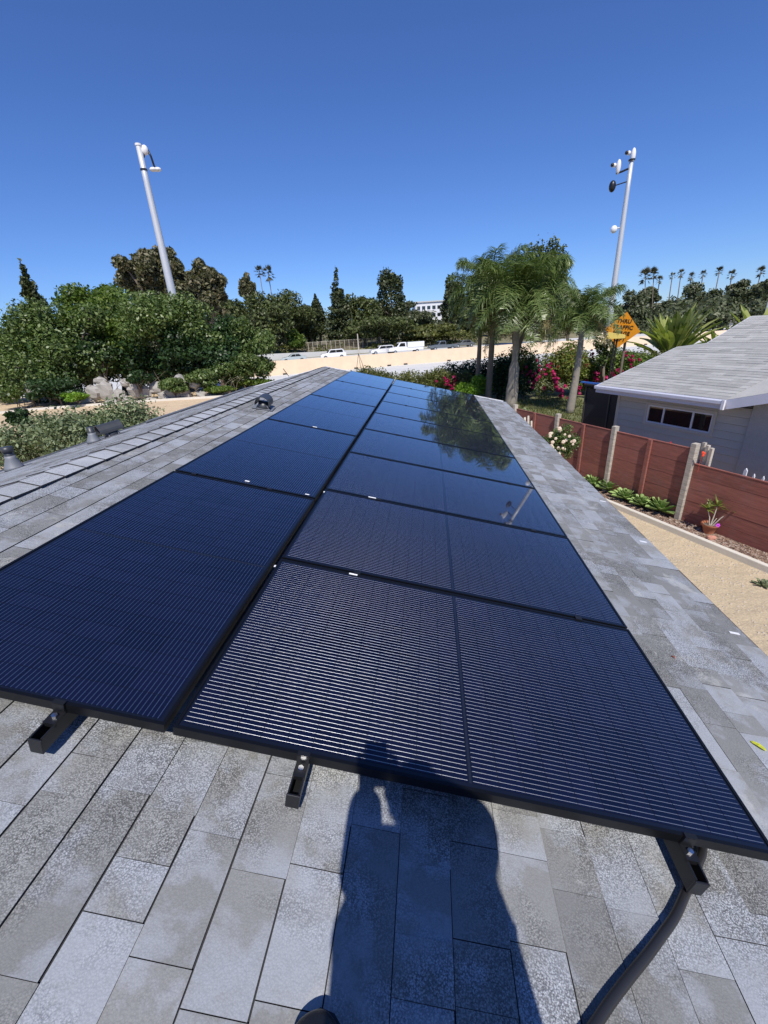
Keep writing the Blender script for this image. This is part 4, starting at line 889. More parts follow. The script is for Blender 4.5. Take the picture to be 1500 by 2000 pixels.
# ------------------------------------------------------------------ red fence with weathered posts
Q0 = Vector((6.36, 8.42, 0)); EF = Vector((-.436, .90, 0)).normalized(); NF = Vector((EF.y, -EF.x, 0))     # NF points to the neighbour
F = tag(empty('wood_fence', Q0+Vector((0, 0, -3.3))), 'red stained plank fence with weathered grey posts', 'fence'); FO_ = F.location.copy()
def fbx(x0, x1, y0, y1, z0, z1, name, mat, dz=0.0, par=None):
    Mf = Matrix(((EF.x, NF.x, 0, 0), (EF.y, NF.y, 0, 0), (0, 0, 1, 0), (0, 0, 0, 1)))
    b = MB(); c = Vector(((x0+x1)/2, (y0+y1)/2, (z0+z1)/2)); b.box(x0-c.x, x1-c.x, y0-c.y, y1-c.y, z0-c.z, z1-c.z); o = b.build(name, mat, par if par is not None else F); o.matrix_local = Matrix.Translation(Mf @ (c + Vector((0, 0, 3.3)))) @ Mf @ Matrix.Rotation(dz, 4, 'Y'); return o
BAY = 2.05
for i in range(-2, 4):
    x = i*BAY; near_ = i == -1 or i == -2; top = -1.62 if i >= 0 else -1.92
    if i != -2:
        o = fbx(x-.055, x+.055, -.075, .055, -3.35, -1.48 if i >= 0 else -1.9, 'post', M['greywood']) if i != -1 else None
    nb_ = 5; hh = (top+3.28)/nb_
    for h in range(nb_):
        z0 = -3.28+h*hh; 
        if i >= 0:
            for (x0, x1) in ((x+.058, x+BAY/2-.012), (x+BAY/2+.012, x+BAY-.058)):
                fbx(x0, x1, rg.uniform(-.004, .004), .026, z0+rg.uniform(.003, .008), z0+hh, 'plank', M['redwood'], rg.uniform(-.004, .004))
        else: fbx(x+(.0 if i == -2 else .0), x+BAY-(.058 if i == -1 else .01), .0+rg.uniform(-.004, .004), .026, z0+rg.uniform(.003, .008), z0+hh, 'plank', M['redwood'], rg.uniform(-.003, .003))
    if i >= 0: fbx(x+BAY/2-.045, x+BAY/2+.045, -.055, -.006, -3.3, top+.01, 'batten', M['redwood']); 
    fbx(x, x+BAY-.06, -.008, .04, top+.003, top+.018, 'cap_strip', M['redwood'])
# bundle of old grey stakes by the nearest post and further off, on the far side
st = tag(empty('old_stakes', Q0+NF*.16-EF*.06+Vector((0, 0, -3.3))), 'weathered stakes standing tight behind the nearest fence post', 'stakes')
for k in range(3): b = MB(); b.box(-.03, .03, -.03, .03, 0, 1.83-.03*k); o = b.build('stake', M['greywood'], st); o.location = tuple(NF*(.0+.02*k)-EF*(.075*k)); o.rotation_euler = (0.02*k, -.03*k, .4)
# pale cactus-like branches at the far end of the fence
t = tag(empty('pale_cactus', at_dist(1035, 845, 14.3)), 'pale upright cactus stems at the far end of the red fence', 'cactus'); t.location.z = -3.3; OT = t.location.copy()
for i, (x0, y0, x1, y1) in enumerate([(1030, 850, 1032, 812), (1038, 856, 1046, 820), (1046, 858, 1053, 826), (1052, 858, 1062, 832), (1024, 845, 1025, 815), (1040, 850, 1038, 822)]):
    a = at_dist(x0, y0, 14.3); c = at_dist(x1, y1, 14.3); a.z -= .5; b = MB(); b.tube([a-OT, (a+c)/2-OT+Vector((.03, 0, 0)), c-OT], [.05, .05, .03], 7); b.build('stem', M['greywood'], t, True)
# curb and bark strip
cz = -3.3; off = -.50
b = MB(); b.box(-6, 12, off-.10, off+.0, cz-.1, cz+.13, Matrix(((EF.x, NF.x, 0, Q0.x), (EF.y, NF.y, 0, Q0.y), (0, 0, 1, 0), (0, 0, 0, 1)))); o = b.build('garden_kerb', M['concrete']); bevel(o, .015); tag(o, kind='structure')
b = MB(); MF = Matrix(((EF.x, NF.x, 0, Q0.x), (EF.y, NF.y, 0, Q0.y), (0, 0, 1, 0), (0, 0, 0, 1))); b.box(-6, 12, off+.001, .6, cz-.05, cz+.075, MF)
sm = NT('bark_mulch'); pp = sm.pos(); sm.l(sm.ramp(sm.voro(pp, 28, 'Color'), [(0.1, (0.07, 0.04, 0.03)), (0.6, (0.26, 0.17, 0.12)), (0.9, (0.5, 0.42, 0.36))]), sm.b.inputs['Base Color']); sm.set(Roughness=.95); sm.bump(sm.voro(pp, 28), .9, .03)
tag(b.build('planting_strip', sm.mat), kind='structure')
rg = random.Random(21); b = MB()
for i in range(900):
    P = MF @ Vector((rg.uniform(-5, 5), rg.uniform(off+.02, -.03), cz+.08)); d = Vector((rg.uniform(-1, 1), rg.uniform(-1, 1), rg.uniform(-.2, .5))).normalized()*rg.uniform(.015, .04); b.beam(P, P+d, rg.uniform(.01, .03), .008)
tag(b.build('bark_chips', simple('bark_chip', (.33, .22, .16), .9, noise=.4, nscale=30)), 'loose bark chips and dry leaves along the fence', 'bark chips', kind='stuff')
# pebbles on the path
b = MB()
for i in range(2600):
    u = rg.uniform(-5, 6); w = rg.uniform(-3.5, off-.12); P = MF @ Vector((u, w, cz)); r = rg.uniform(.006, .02); b.hexa([P+Vector(q)*r for q in ((-1, -1, -.3), (1, -.8, -.3), (1.1, 1, -.3), (-.9, 1, -.3), (-.6, -.5, .6), (.6, -.6, .6), (.5, .6, .6), (-.6, .5, .6))])
tag(b.build('gravel', simple('small_gravel', (.46, .40, .33), .9, noise=.4, nscale=30)), 'fine gravel scattered on the sandy side path', 'gravel', kind='stuff')

# agave rosettes along the kerb
def rosette(px, py, r, lab, seed, mat='agave', grp='rosette succulents along the kerb', n=26, name='agave'):
    P = on_z(px, py, cz+.10); t = tag(empty(name, P), lab, 'succulent', grp); rg = random.Random(seed)
    for i in range(n):
        f = i/n; a = i*2.39996; e = radians(8+74*f**1.1); L = r*(1-.45*f)*rg.uniform(.9, 1.1); d = Vector((cos(a)*cos(e), sin(a)*cos(e), sin(e))); s = Vector((-sin(a), cos(a), 0)); nn = s.cross(d)*-1; b = MB(); w = r*.17*(1-.3*f)
        pr = [(0, .35), (.35, .75), (.68, 1.0), (.88, .7), (1.0, .06)]; pv = None
        for q, ww in pr:
            c = d*L*q+Vector((0, 0, .05*q*q*r))-nn*0; row = [c-s*w*ww+Vector((0, 0, .03*ww*r/.3)), c-Vector((0, 0, .012)), c+s*w*ww+Vector((0, 0, .03*ww*r/.3))]
            if pv: b.quad(pv[0], pv[1], row[1], row[0]); b.quad(pv[1], pv[2], row[2], row[1])
            pv = row
        o = b.build('leaf', M[mat], t); o.modifiers.new('thickness', 'SOLIDIFY').thickness = .006
for k, (px, py, r, lab) in enumerate([(1158, 948, .42, 'farthest green rosette, partly behind the roof edge'), (1190, 958, .46, 'second rosette from the far end of the row'), (1222, 975, .42, 'middle rosette in the row along the kerb'), (1255, 988, .40, 'fourth rosette, slightly smaller and yellower'), (1290, 998, .50, 'largest nearest rosette beside the thick grey post')]):
    rosette(px, py, r, lab, k)
P = on_z(1490, 1130, -3.3); rosette(1492, 1135, .17, 'small pale succulent alone on the sandy path', 9, 'sage', 'lone plants on the path', 16, 'succulent')
bpy.data.objects['succulent'].location.z = -3.3
# terracotta pot, plant, pink flower, stones
P = on_z(1383, 1040, cz+.08); pot = tag(empty('plant_pot', P), 'terracotta pot with a spiky plant in front of the low red fence', 'pot'); b = MB()
b.tube([(0, 0, 0), (0, 0, .16), (0, 0, .17), (0, 0, .21)], [.09, .135, .155, .155], 20, False); b.tube([(0, 0, .20), (0, 0, .15)], [.135, .12], 20, False); b.build('bowl', M['terracotta'], pot, True)
b = MB(); b.tube([(0, 0, .16), (0, 0, .172)], .13, 16); b.build('soil', M['trunk'], pot)
pl = tag(empty('potted_plant', P+Vector((0, 0, .17))), 'spiky yellow green plant growing from the terracotta pot', 'plant'); rg = random.Random(4)
for (dx, dy, h, hd) in ((-.05, .03, .34, 1), (.13, -.06, .36, 1), (.02, .0, .44, 1), (.05, .0, .16, 0)):
    top = Vector((dx*1.8, dy*1.8, h)); b = MB(); b.tube([(dx*.3, dy*.3, 0), top*.5+Vector((.01, 0, 0)), top], [.012, .01, .008], 6); b.build('stem', M['greywood'], pl)
    if hd:
        for i in range(16):
            a = i*2.4; e = rg.uniform(-.1, 1.3); d = Vector((cos(a)*cos(e), sin(a)*cos(e), sin(e))); s = Vector((-sin(a), cos(a), 0))*.02; L = rg.uniform(.18, .27); b = MB(); b.quad(top-s*.6, top+s*.6, top+d*L*.5+s, top+d*L*.5-s); b.tri(top+d*L*.5-s, top+d*L*.5+s, top+d*L-Vector((0, 0, .02))); b.build('leaf', M['strel'], pl)
b = MB(); Pf = on_plane(1393, 1022, P, Vector((0, -1, 0)))
for i in range(6): a = i*pi/3; b.sphere((.028*cos(a), .012, .028*sin(a)), (.022, .012, .022), 8, 5)
o = b.build('pink_flower', simple('pink_petal', (.55, .08, .62), .5)); o.location = P+Vector((.06, -.14, .22)); tag(o, 'bright pink flower on the rim of the terracotta pot', 'flower')
for (px, py, sx, sz, col, lab) in ((1390, 1052, .10, .05, (.50, .24, .17), 'pinkish stone in front of the terracotta pot'), (1437, 1043, .07, .10, (.5, .47, .42), 'pale upright stone near the shaded end of the fence'), (1418, 1003, .06, .05, (.45, .43, .4), 'small grey stone behind the potted plant')):
    Pq = on_z(px, py, cz+.09); b = MB(); b.sphere((0, 0, 0), (sx, .05, sz), 9, 6); b.v = [tuple(Vector(v)*rg.uniform(.85, 1.15)) for v in b.v]; o = b.build('garden_stone', simple('stone_'+lab.split()[0], col, .9, noise=.25)); o.location = Pq+Vector((0, 0, sz*.5)); tag(o, lab, 'stone')
# rose bush
tree('rose_bush', 1098, 828, 905, 62, 12.2, M['vine'], 'rose bush with white and blush blooms by the red fence', 'bush', n=4200, leaf=.05, k=14, parent_name='leaves')
rb = bpy.data.objects['rose_bush']; rg = random.Random(8); b = MB(); b2 = []
for i in range(24):
    P = at_dist(rg.uniform(1074, 1124), rg.uniform(830, 895), rg.uniform(11.75, 11.95))-rb.location; r = rg.uniform(.03, .055); fl = MB()
    for j in range(5): a = j*1.257; fl.sphere((r*.45*cos(a), r*.1, r*.45*sin(a)), (r*.6, r*.45, r*.6), 7, 5)
    o = fl.build('bloom', M['rose'], rb); o.location = P
tree('dark_shrub', 1066, 850, 880, 40, 13.2, M['vine_dark'], 'small reddish green shrub left of the rose bush', 'shrub', n=900, leaf=.05, parent_name='leaves', trunk=False)
tree('ground_cover_shrub', 1010, 795, 840, 60, 19, M['sage'], 'greyish low shrub beside the roof eave near the fence end', 'shrub', n=2600, leaf=.07, parent_name='leaves', trunk=False)
for (px, py, D, s, col, lab, cat) in ((1372, 887, 10.6, .055, (.75, .06, .02), 'red flower beside the nearest fence post', 'flower'), (1309, 866, 12.2, .04, (.55, .02, .04), 'small dark red flower above the middle of the fence', 'flower'), (1022, 838, 15.6, .16, (.35, .05, .22), 'small magenta pot at the far end of the fence', 'pot')):
    P = at_dist(px, py, D); b = MB(); rgx = random.Random(px)
    if cat == 'pot': b.tube([(0, 0, -.25), (0, 0, .0), (0, 0, .04)], [.12, .17, .19], 14)
    else:
        for j in range(6): b.sphere((rgx.uniform(-s, s)*.7, 0, rgx.uniform(-s, s)*.7), (s*.5, s*.3, s*.5), 7, 5)
        b.tube([(0, .01, -.4), (0, .01, 0)], .0025, 5)
    o = b.build('flower' if cat == 'flower' else 'garden_pot', simple(cat+'_'+str(px), col, .5)); o.location = P; tag(o, lab, cat)
# short piece of white picket fence behind the red one
b0 = on_plane(1452, 935, Q0+NF*.35, NF); b1 = b0-EF*1.3; t = tag(empty('picket_fence', b0), 'piece of old white picket fence behind the low red fence', 'fence')
for k in range(9):
    p = (b1-b0)*(k/8); b = MB(); h = .20 if k % 4 == 0 else .13; w = .03 if k % 4 == 0 else .018; b.box(-w, w, -.012, .012, -.5, h-.25); b.tri((-w, -.012, h-.25), (w, -.012, h-.25), (0, -.012, h-.2)); b.tri((w, .012, h-.25), (-w, .012, h-.25), (0, .012, h-.2)); b.quad((-w, -.012, h-.25), (0, -.012, h-.2), (0, .012, h-.2), (-w, .012, h-.25)); b.quad((0, -.012, h-.2), (w, -.012, h-.25), (w, .012, h-.25), (0, .012, h-.2)); o = b.build('picket', M['white'], t); o.location = p+Vector((0, 0, .22)); o.rotation_euler = (0, 0, atan2(EF.y, EF.x))
for z in (-.02, -.18): b = MB(); b.beam(Vector((0, 0, z))+NF*.03, (b1-b0)+Vector((0, 0, z))+NF*.03, .02, .035); b.build('rail', M['white'], t)

# ------------------------------------------------------------------ freeway walls, fence, poles
def line_hit(px, q):
    d = ray(px, 650); tt = ((FO[0]+FN[0]*q-CAM.x)*FN[0]+(FO[1]+FN[1]*q-CAM.y)*FN[1])/(d.x*FN[0]+d.y*FN[1]); P = CAM+d*tt; return P.x, P.y, hypot(P.x-CAM.x, P.y-CAM.y)
def slope_z(px, py, D): return at_dist(px, py, D).z
SEG = []
for px, pt in ((330, 714), (515, 706.5), (640, 698), (760, 690), (900, 679), (1010, 671.5), (1200, 660), (1330, 652), (1402, 646), (1600, 634)):
    x, y, D = line_hit(px, 0); SEG.append(Vector((x, y, slope_z(px, pt, D))))
t = tag(empty('median_barrier', (FO[0], FO[1], -3.3)), 'long sand coloured concrete barrier running across behind the roof', 'barrier'); OB = t.location.copy(); nrm = Vector((FN[0], FN[1], 0))
for a, c in zip(SEG, SEG[1:]):
    n = max(1, int((c-a).length/6)); 
    for k in range(n):
        p = a.lerp(c, k/n); q = a.lerp(c, (k+1)/n-.0006); b = MB(); zb = -3.35
        def sec(P): return [Vector((P.x, P.y, zb))-nrm*.32-OB, Vector((P.x, P.y, zb))+nrm*.32-OB, Vector((P.x, P.y, P.z))+nrm*.1-OB, Vector((P.x, P.y, P.z))-nrm*.1-OB]
        s0, s1 = sec(p), sec(q); b.hexa([s0[0], s1[0], s1[1], s0[1], s0[3], s1[3], s1[2], s0[2]]); b.build('barrier_section', M['barrier'], t)
for px, py in ((545, 735), (600, 733), (690, 724), (757, 713), (790, 705), (877, 699), (960, 694), (1265, 672), (1320, 662), (1255, 668)):
    x, y, D = line_hit(px, -.34); b = MB(); b.box(-.25, .25, -.03, .01, 0, .16); o = b.build('drain_slot', M['dark'], t); o.location = Vector((x, y, -3.28))-OB; o.rotation_euler = (0, 0, atan2(FD[1], FD[0]))
# far wall
W2 = []
for px, pt in ((330, 696), (515, 692), (640, 686), (740, 681), (900, 676), (1000, 672), (1200, 655), (1600, 628)):
    x, y, D = line_hit(px, 38.5); W2.append(Vector((x, y, slope_z(px, pt, D))))
t = tag(empty('far_wall', (W2[0].x, W2[0].y, -3.3)), 'low pale concrete wall along the far edge of the freeway', 'wall'); OB = t.location.copy()
for a, c in zip(W2, W2[1:]):
    b = MB(); p = Vector((a.x, a.y, -3.4)); q = Vector((c.x, c.y, -3.4)); b.hexa([p-nrm*.2-OB, q-nrm*.2-OB, q+nrm*.2-OB, p+nrm*.2-OB, a-nrm*.15-OB, c-nrm*.15-OB, c+nrm*.15-OB, a+nrm*.15-OB]); b.build('wall_section', M['road'], t)
# chain link fence on the embankment
t = tag(empty('chain_link_fence', (0, 0, 0)), 'rusty chain link fence on the embankment left of the white trucks', 'fence')
prev = None
for i in range(18):
    x, y, D = line_hit(590+i*9, 44); zb = float(zt(x, y)); b = MB(); b.tube([(x, y, zb-.2), (x, y, zb+2.0)], .06, 6); b.build('post', M['greywood'], t); cur = Vector((x, y, zb+1.9))
    if prev: b = MB(); b.beam(prev, cur, .05, .05); b.beam(prev-Vector((0, 0, 1.7)), cur-Vector((0, 0, 1.7)), .04, .04); b.build('top_rail', M['greywood'], t)
    if prev:
        b = MB(); 
        for k in range(9):
            for sgn in (0, 1): b.beam(prev.lerp(cur, k/9)-Vector((0, 0, 1.7*sgn)), prev.lerp(cur, (k+1)/9)-Vector((0, 0, 1.7*(1-sgn))), .02, .02)
        tag(b.build('wire_mesh', M['trunk'], t), kind='stuff')
    prev = cur
def lamp_pole(bx, by, tx, ty, D, r0, r1, lab, cat='pole'):
    Tp = at_dist(tx, ty, D); Bp = Vector((Tp.x, Tp.y, float(zt(Tp.x, Tp.y)))); t = tag(empty('camera_pole', Bp), lab, cat, 'tall tapered steel poles by the freeway'); H = Tp.z-Bp.z
    b = MB(); n = 8; b.tube([(0, 0, H*k/n) for k in range(n+1)], [r0+(r1-r0)*k/n for k in range(n+1)], 10); b.build('shaft', M['pole'], t, True); return t, Bp, H
D = 30; t, Bp, H = lamp_pole(335, 575, 270, 284, D, .30, .13, 'tall pale tapered pole on the left with a drooping camera arm')
def pt(px, py, D, O): return at_dist(px, py, D)-O
b = MB(); b.tube([(0, 0, H-.02), (0, 0, H+.07)], .15, 12); b.build('cap', M['white'], t)
b = MB(); b.tube([(0, 0, H-1.05), (0, 0, H-.98)], .17, 12); b.build('clamp_band', M['rail_alu'], t)
b = MB(); b.tube([pt(272, 306, D, Bp), pt(281, 307, D, Bp), pt(284, 295, D, Bp)], [.04, .04, .04], 8); b.build('bracket', M['rail_alu'], t)
b = MB(); b.sphere(pt(283, 293, D, Bp), (.17, .15, .22), 12, 8); b.build('camera_housing', M['white'], t, True)
b = MB(); b.tube([pt(288, 292, D, Bp), pt(295, 306, D, Bp), pt(302, 327, D, Bp)], [.05, .05, .05], 8); b.build('arm', M['rail_alu'], t, True)
for dx in (-4, 5): b = MB(); b.sphere(pt(303+dx, 331, D, Bp), (.19, .15, .10), 12, 8); b.build('lamp_head', M['white'], t, True)
D = 38; t, Bp, H = lamp_pole(1196, 572, 1234, 312, D, .26, .12, 'tall pale pole on the right carrying several small cameras')
b = MB(); b.sphere(pt(1237, 302, D, Bp)-Vector((0, 0, .05)), (.15, .15, .42), 12, 8); b.build('camera_housing', M['white'], t, True)
b = MB(); b.sphere(pt(1228, 299, D, Bp), (.13, .13, .13), 12, 8); b.build('camera_head', M['white'], t, True)
b = MB(); b.sphere(pt(1226, 299, D, Bp)-Vector((.1, .1, 0)), (.11, .11, .11), 10, 7); b.build('lens', M['black_plastic'], t, True)
b = MB(); b.tube([(0, 0, H-.05), (0, 0, H+.03)], .2, 12); b.build('mount_plate', M['rail_alu'], t)
b = MB(); b.tube([pt(1232, 328, D, Bp), pt(1226, 330, D, Bp), pt(1215, 335, D, Bp), pt(1203, 339, D, Bp)], [.06]*4, 8); b.build('upper_arm', M['rail_alu'], t, True)
b = MB(); b.sphere(pt(1208, 326, D, Bp), (.15, .15, .42), 12, 8); b.build('camera_housing', M['white'], t, True)
b = MB(); b.sphere(pt(1200, 323, D, Bp), (.13, .13, .13), 12, 8); b.build('camera_head', M['white'], t, True)
b = MB(); b.sphere(pt(1198, 323, D, Bp)-Vector((.1, .1, 0)), (.11, .11, .11), 10, 7); b.build('lens', M['black_plastic'], t, True)
b = MB(); b.tube([pt(1230, 353, D, Bp), pt(1202, 362, D, Bp)], .035, 8); b.build('lower_arm', M['rail_alu'], t)
b = MB(); b.sphere(pt(1196, 364, D, Bp), (.22, .2, .34), 12, 8); b.build('sensor', M['rail_alu'], t, True)
b = MB(); b.tube([pt(1211, 445, D, Bp), pt(1204, 446, D, Bp)], .04, 8); b.sphere(pt(1199, 448, D, Bp), (.22, .18, .24), 12, 8); b.build('dish', M['white'], t, True)
# small utility pole and tripod on the near shoulder
x, y, D = line_hit(698, 36); O = Vector((x, y, -3.3)); t = tag(empty('utility_pole', O), 'thin wooden pole on the far shoulder, left of the white cars', 'pole'); b = MB(); b.tube([(0, 0, 0), at_dist(698, 652, D)-O], [.14, .10], 8); b.build('shaft', M['greywood'], t)
D = 48; c = at_dist(700, 690, D); O = Vector((c.x, c.y, -3.3)); t = tag(empty('survey_tripod', O), 'spindly tripod standing in front of the long barrier', 'tripod')
for dx, dy in ((-.5, .2), (.75, -.3), (.1, .6)): b = MB(); b.tube([(dx, dy, 0), c-O], [.025, .02], 6); b.build('leg', M['rail_alu'], t)
b = MB(); b.tube([c-O, c-O+Vector((0, 0, .35))], .05, 8); b.build('head', M['greywood'], t)
P = at_dist(565, 736, 34); Pb = at_dist(560, 730, 34); b = MB(); b.tube([Vector((0, 0, -1.2)), Vector((0, 0, .0)), at_dist(553, 720, 34)-P], .03, 6); o = b.build('stake', M['trunk']); o.location = P; tag(o, 'short leaning dark stake beyond the roof peak', 'stake')
# slim lamp pole at the right edge
P = at_dist(1488, 640, 60); T = at_dist(1500, 570, 60); b = MB(); b.tube([(0, 0, -4), (0, 0, T.z-P.z+1.5)], [.12, .09], 8); o = b.build('light_pole', M['pole']); o.location = P; tag(o, 'slim pale pole behind the neighbouring roof at the right edge', 'pole')

# ------------------------------------------------------------------ signs
def text_mesh(body, size, mat, parent, loc, rot, nm='lettering'):
    cu = bpy.data.curves.new('lettering', 'FONT'); cu.body = body; cu.size = size; cu.align_x = 'CENTER'; cu.align_y = 'CENTER'; cu.extrude = .002; cu.space_character = 1.05; cu.offset = .008
    tmp = bpy.data.objects.new('tmp', cu); COL.objects.link(tmp); dg = bpy.context.evaluated_depsgraph_get(); me = bpy.data.meshes.new_from_object(tmp.evaluated_get(dg)); bpy.data.objects.remove(tmp); me.materials.clear(); me.materials.append(mat); me.name = nm
    o = link(nm, me, parent); o.location = loc; o.rotation_euler = rot; return o
D = 27; C0 = at_dist(1215, 645, D); O = Vector((C0.x, C0.y, -3.3)); t = tag(empty('diamond_sign', O), 'orange diamond road sign with four lines of black lettering', 'sign')
hd = .5*66*px_size(1215, 645, D)*.98; az_ = radians(-36); Ms = Matrix.Translation(C0-O) @ Matrix.Rotation(az_, 4, 'Z') @ Matrix.Rotation(pi/2, 4, 'X')
Ms = Ms @ Matrix.Rotation(radians(-7), 4, 'Z')
orange = simple('orange_sign_sheet', (0.78, 0.30, 0.012), .5, noise=.06); b = MB()
b.prism([(-hd, 0), (0, -hd), (hd, 0), (0, hd)], 0, .012, Ms @ Matrix.Rotation(-pi/2, 4, 'X') @ Matrix.Identity(4)); o = b.build('sign_face', orange, t)
ink = simple('black_sign_ink', (.05, .03, .01), .6)
for i, (wd, sz) in enumerate((('THRU', .34), ('TRAFFIC', .34), ('MERGE', .34), ('LEFT', .34))):
    o = text_mesh(wd, sz*hd/.95*.82, ink, t, (0, 0, 0), (0, 0, 0)); o.matrix_local = Ms @ Matrix.Translation((0, hd*(.50-.335*i), .016))
b = MB(); b.tube([(0.35, .25, 0), (0.35, .25, 3.2)], .07, 8); b.build('post', M['trunk'], t)
P = at_dist(1203, 656, 26.2); O = Vector((P.x, P.y, -3.3)); t = tag(empty('yellow_sign', O), 'pale yellow panel on a dark post in front of the orange sign', 'sign'); b = MB(); s = px_size(1203, 656, 26.2)
Mq = Matrix.Translation(P-O) @ Matrix.Rotation(radians(-25), 4, 'Z'); b.hexa([Mq @ Vector(v) for v in [(-18*s, -.02, -5*s), (16*s, -.02, -5*s), (16*s, .25, -5*s), (-18*s, .25, -5*s), (-14*s, -.02, 7*s), (16*s, -.02, 1*s), (16*s, .25, 1*s), (-14*s, .25, 7*s)]]); b.build('panel', simple('pale_yellow_sheet', (.78, .60, .16), .5), t)
for dx in (.0, .12): b = MB(); b.tube([(dx, .1, 0), (dx, .1, P.z-O.z-5*s)], .045, 8); b.build('post', M['dark'], t)

# ------------------------------------------------------------------ vehicles beyond the barrier
def vehicle(name, px, q, L, H, kind, col, lab, flip=False):
    x, y, D = line_hit(px, q); t = tag(empty(name, (x, y, -3.28), atan2(FD[1], FD[0])+(pi if flip else 0)), lab, 'truck' if 'truck' in name else 'car', 'vehicles on the freeway'); W_ = 1.85; pm = carpaint('car_paint_'+kind+str(px), col)
    wz = .34; P = {'suv': [(-.5, .22), (-.5, .60), (-.44, .64), (-.40, .93), (-.34, 1.0), (.12, .98), (.22, .66), (.45, .58), (.5, .45), (.5, .22)],
                   'sedan': [(-.5, .25), (-.5, .62), (-.36, .68), (-.26, .97), (-.18, 1.0), (.05, 1.0), (.2, .68), (.46, .58), (.5, .45), (.5, .25)],
                   'pickup': [(-.5, .25), (-.5, .56), (-.08, .56), (-.07, .95), (-.03, 1.0), (.13, .98), (.22, .62), (.45, .56), (.5, .42), (.5, .25)],
                   'utility': [(-.5, .25), (-.5, .52), (-.01, .52), (.0, .95), (.03, 1.0), (.18, .98), (.27, .62), (.46, .55), (.5, .42), (.5, .25)]}[kind]
    b = MB(); b.prism([(x_*L, z_*H) for x_, z_ in P][::-1], -W_/2, W_/2); bevel(b.build('body', pm, t), .06, 2)
    # side glass and windscreen
    cab = {'suv': [(-.38, .66), (-.36, .92), (.10, .92), (.17, .66)], 'sedan': [(-.30, .69), (-.22, .94), (.04, .94), (.14, .69)], 'pickup': [(-.05, .62), (-.04, .92), (.11, .92), (.17, .64)], 'utility': [(.03, .62), (.04, .92), (.16, .92), (.22, .64)]}[kind]
    for sy in (-1, 1):
        xs = [cab[0], cab[3]]; n = 2 if kind in ('suv', 'sedan') else 1; xm = (cab[0][0]+cab[3][0])/2
        polys = [cab] if n == 1 else [[cab[0], cab[1], (xm-.006, .92 if kind == 'suv' else .94), (xm-.006, cab[0][1])], [(xm+.006, cab[0][1]), (xm+.006, .92 if kind == 'suv' else .94), cab[2], cab[3]]]
        for pg in polys: b = MB(); y_ = sy*(W_/2+.002); b.prism([(a_*L, z_*H) for a_, z_ in pg][::-1], y_-.01, y_+.01); b.build('side_window', M['glass'], t)
    top = P[5]; bot = P[6]; b = MB(); b.quad((top[0]*L+.03, -.75, top[1]*H-.05), (top[0]*L+.03, .75, top[1]*H-.05), (bot[0]*L-.0, .8, bot[1]*H+.06), (bot[0]*L-.0, -.8, bot[1]*H+.06)); b.build('windscreen', M['glass'], t)
    for ax in (-.31, .32):
        for sy in (-1, 1):
            wp = empty('wheel'); wp.parent = t; wp.location = (ax*L, sy*(W_/2-.09), wz); b = MB(); b.tube([(0, -.11*sy, 0), (0, .12*sy, 0)], wz, 16); b.build('tyre', M['rubber'], wp); b = MB(); b.tube([(0, .121*sy, 0), (0, .13*sy, 0)], wz*.58, 12); b.build('rim', M['steel'], wp)
    for sy in (-1, 1):
        b = MB(); b.box(L*.497, L*.503, sy*.6-.16, sy*.6+.16, H*.45, H*.53); b.build('headlight', M['white'], t); b = MB(); b.box(-L*.503, -L*.497, sy*.7-.1, sy*.7+.1, H*.45, H*.6); b.build('tail_light', simple('red_lens', (.4, .01, .01), .3), t)
    if kind == 'utility':
        b = MB(); b.box(-.52*L, -.04*L, -1.0, 1.0, .50*H, .97*H); bevel(b.build('service_body', pm, t), .04)
        for k in range(3): b = MB(); b.box((-.5+.155*k)*L, (-.5+.155*k+.145)*L, -1.012, -1.001, .53*H, .93*H); b.build('locker_door', pm, t)
        b = MB(); b.box(-.10*L, -.07*L, -1.02, -1.013, .56*H, .76*H); b.box(-.15*L, -.11*L, -1.02, -1.013, .64*H, .72*H); b.build('blue_emblem', M['blue'], t)
    return t
vehicle('parked_car', 567, 25, 4.4, 1.45, 'sedan', (.38, .43, .44), 'pale silver green sedan, leftmost vehicle behind the barrier', True)
vehicle('parked_car', 646, 26, 4.7, 1.70, 'suv', (.72, .72, .72), 'white sport utility car between the silver sedan and the pole', True)
vehicle('parked_car', 745, 29, 5.0, 1.65, 'suv', (.70, .70, .70), 'white car half hidden by the nose of the utility truck', True)
vehicle('utility_truck', 790, 26.5, 6.9, 2.05, 'utility', (.76, .76, .76), 'white utility truck with boxy service body and blue emblem', True)
vehicle('pickup_truck', 864, 28, 5.8, 1.75, 'pickup', (.10, .12, .14), 'dark grey pickup truck right of the utility truck', True)
vehicle('parked_car', 905, 33, 4.8, 1.4, 'sedan', (.10, .11, .12), 'dark sedan nearly hidden behind the palm trunks', True)
vehicle('parked_car', 1376, 26, 4.8, 1.7, 'suv', (.03, .03, .035), 'dark car passing right of the broad leaved plant', True)
for px in (960, 1040): pass
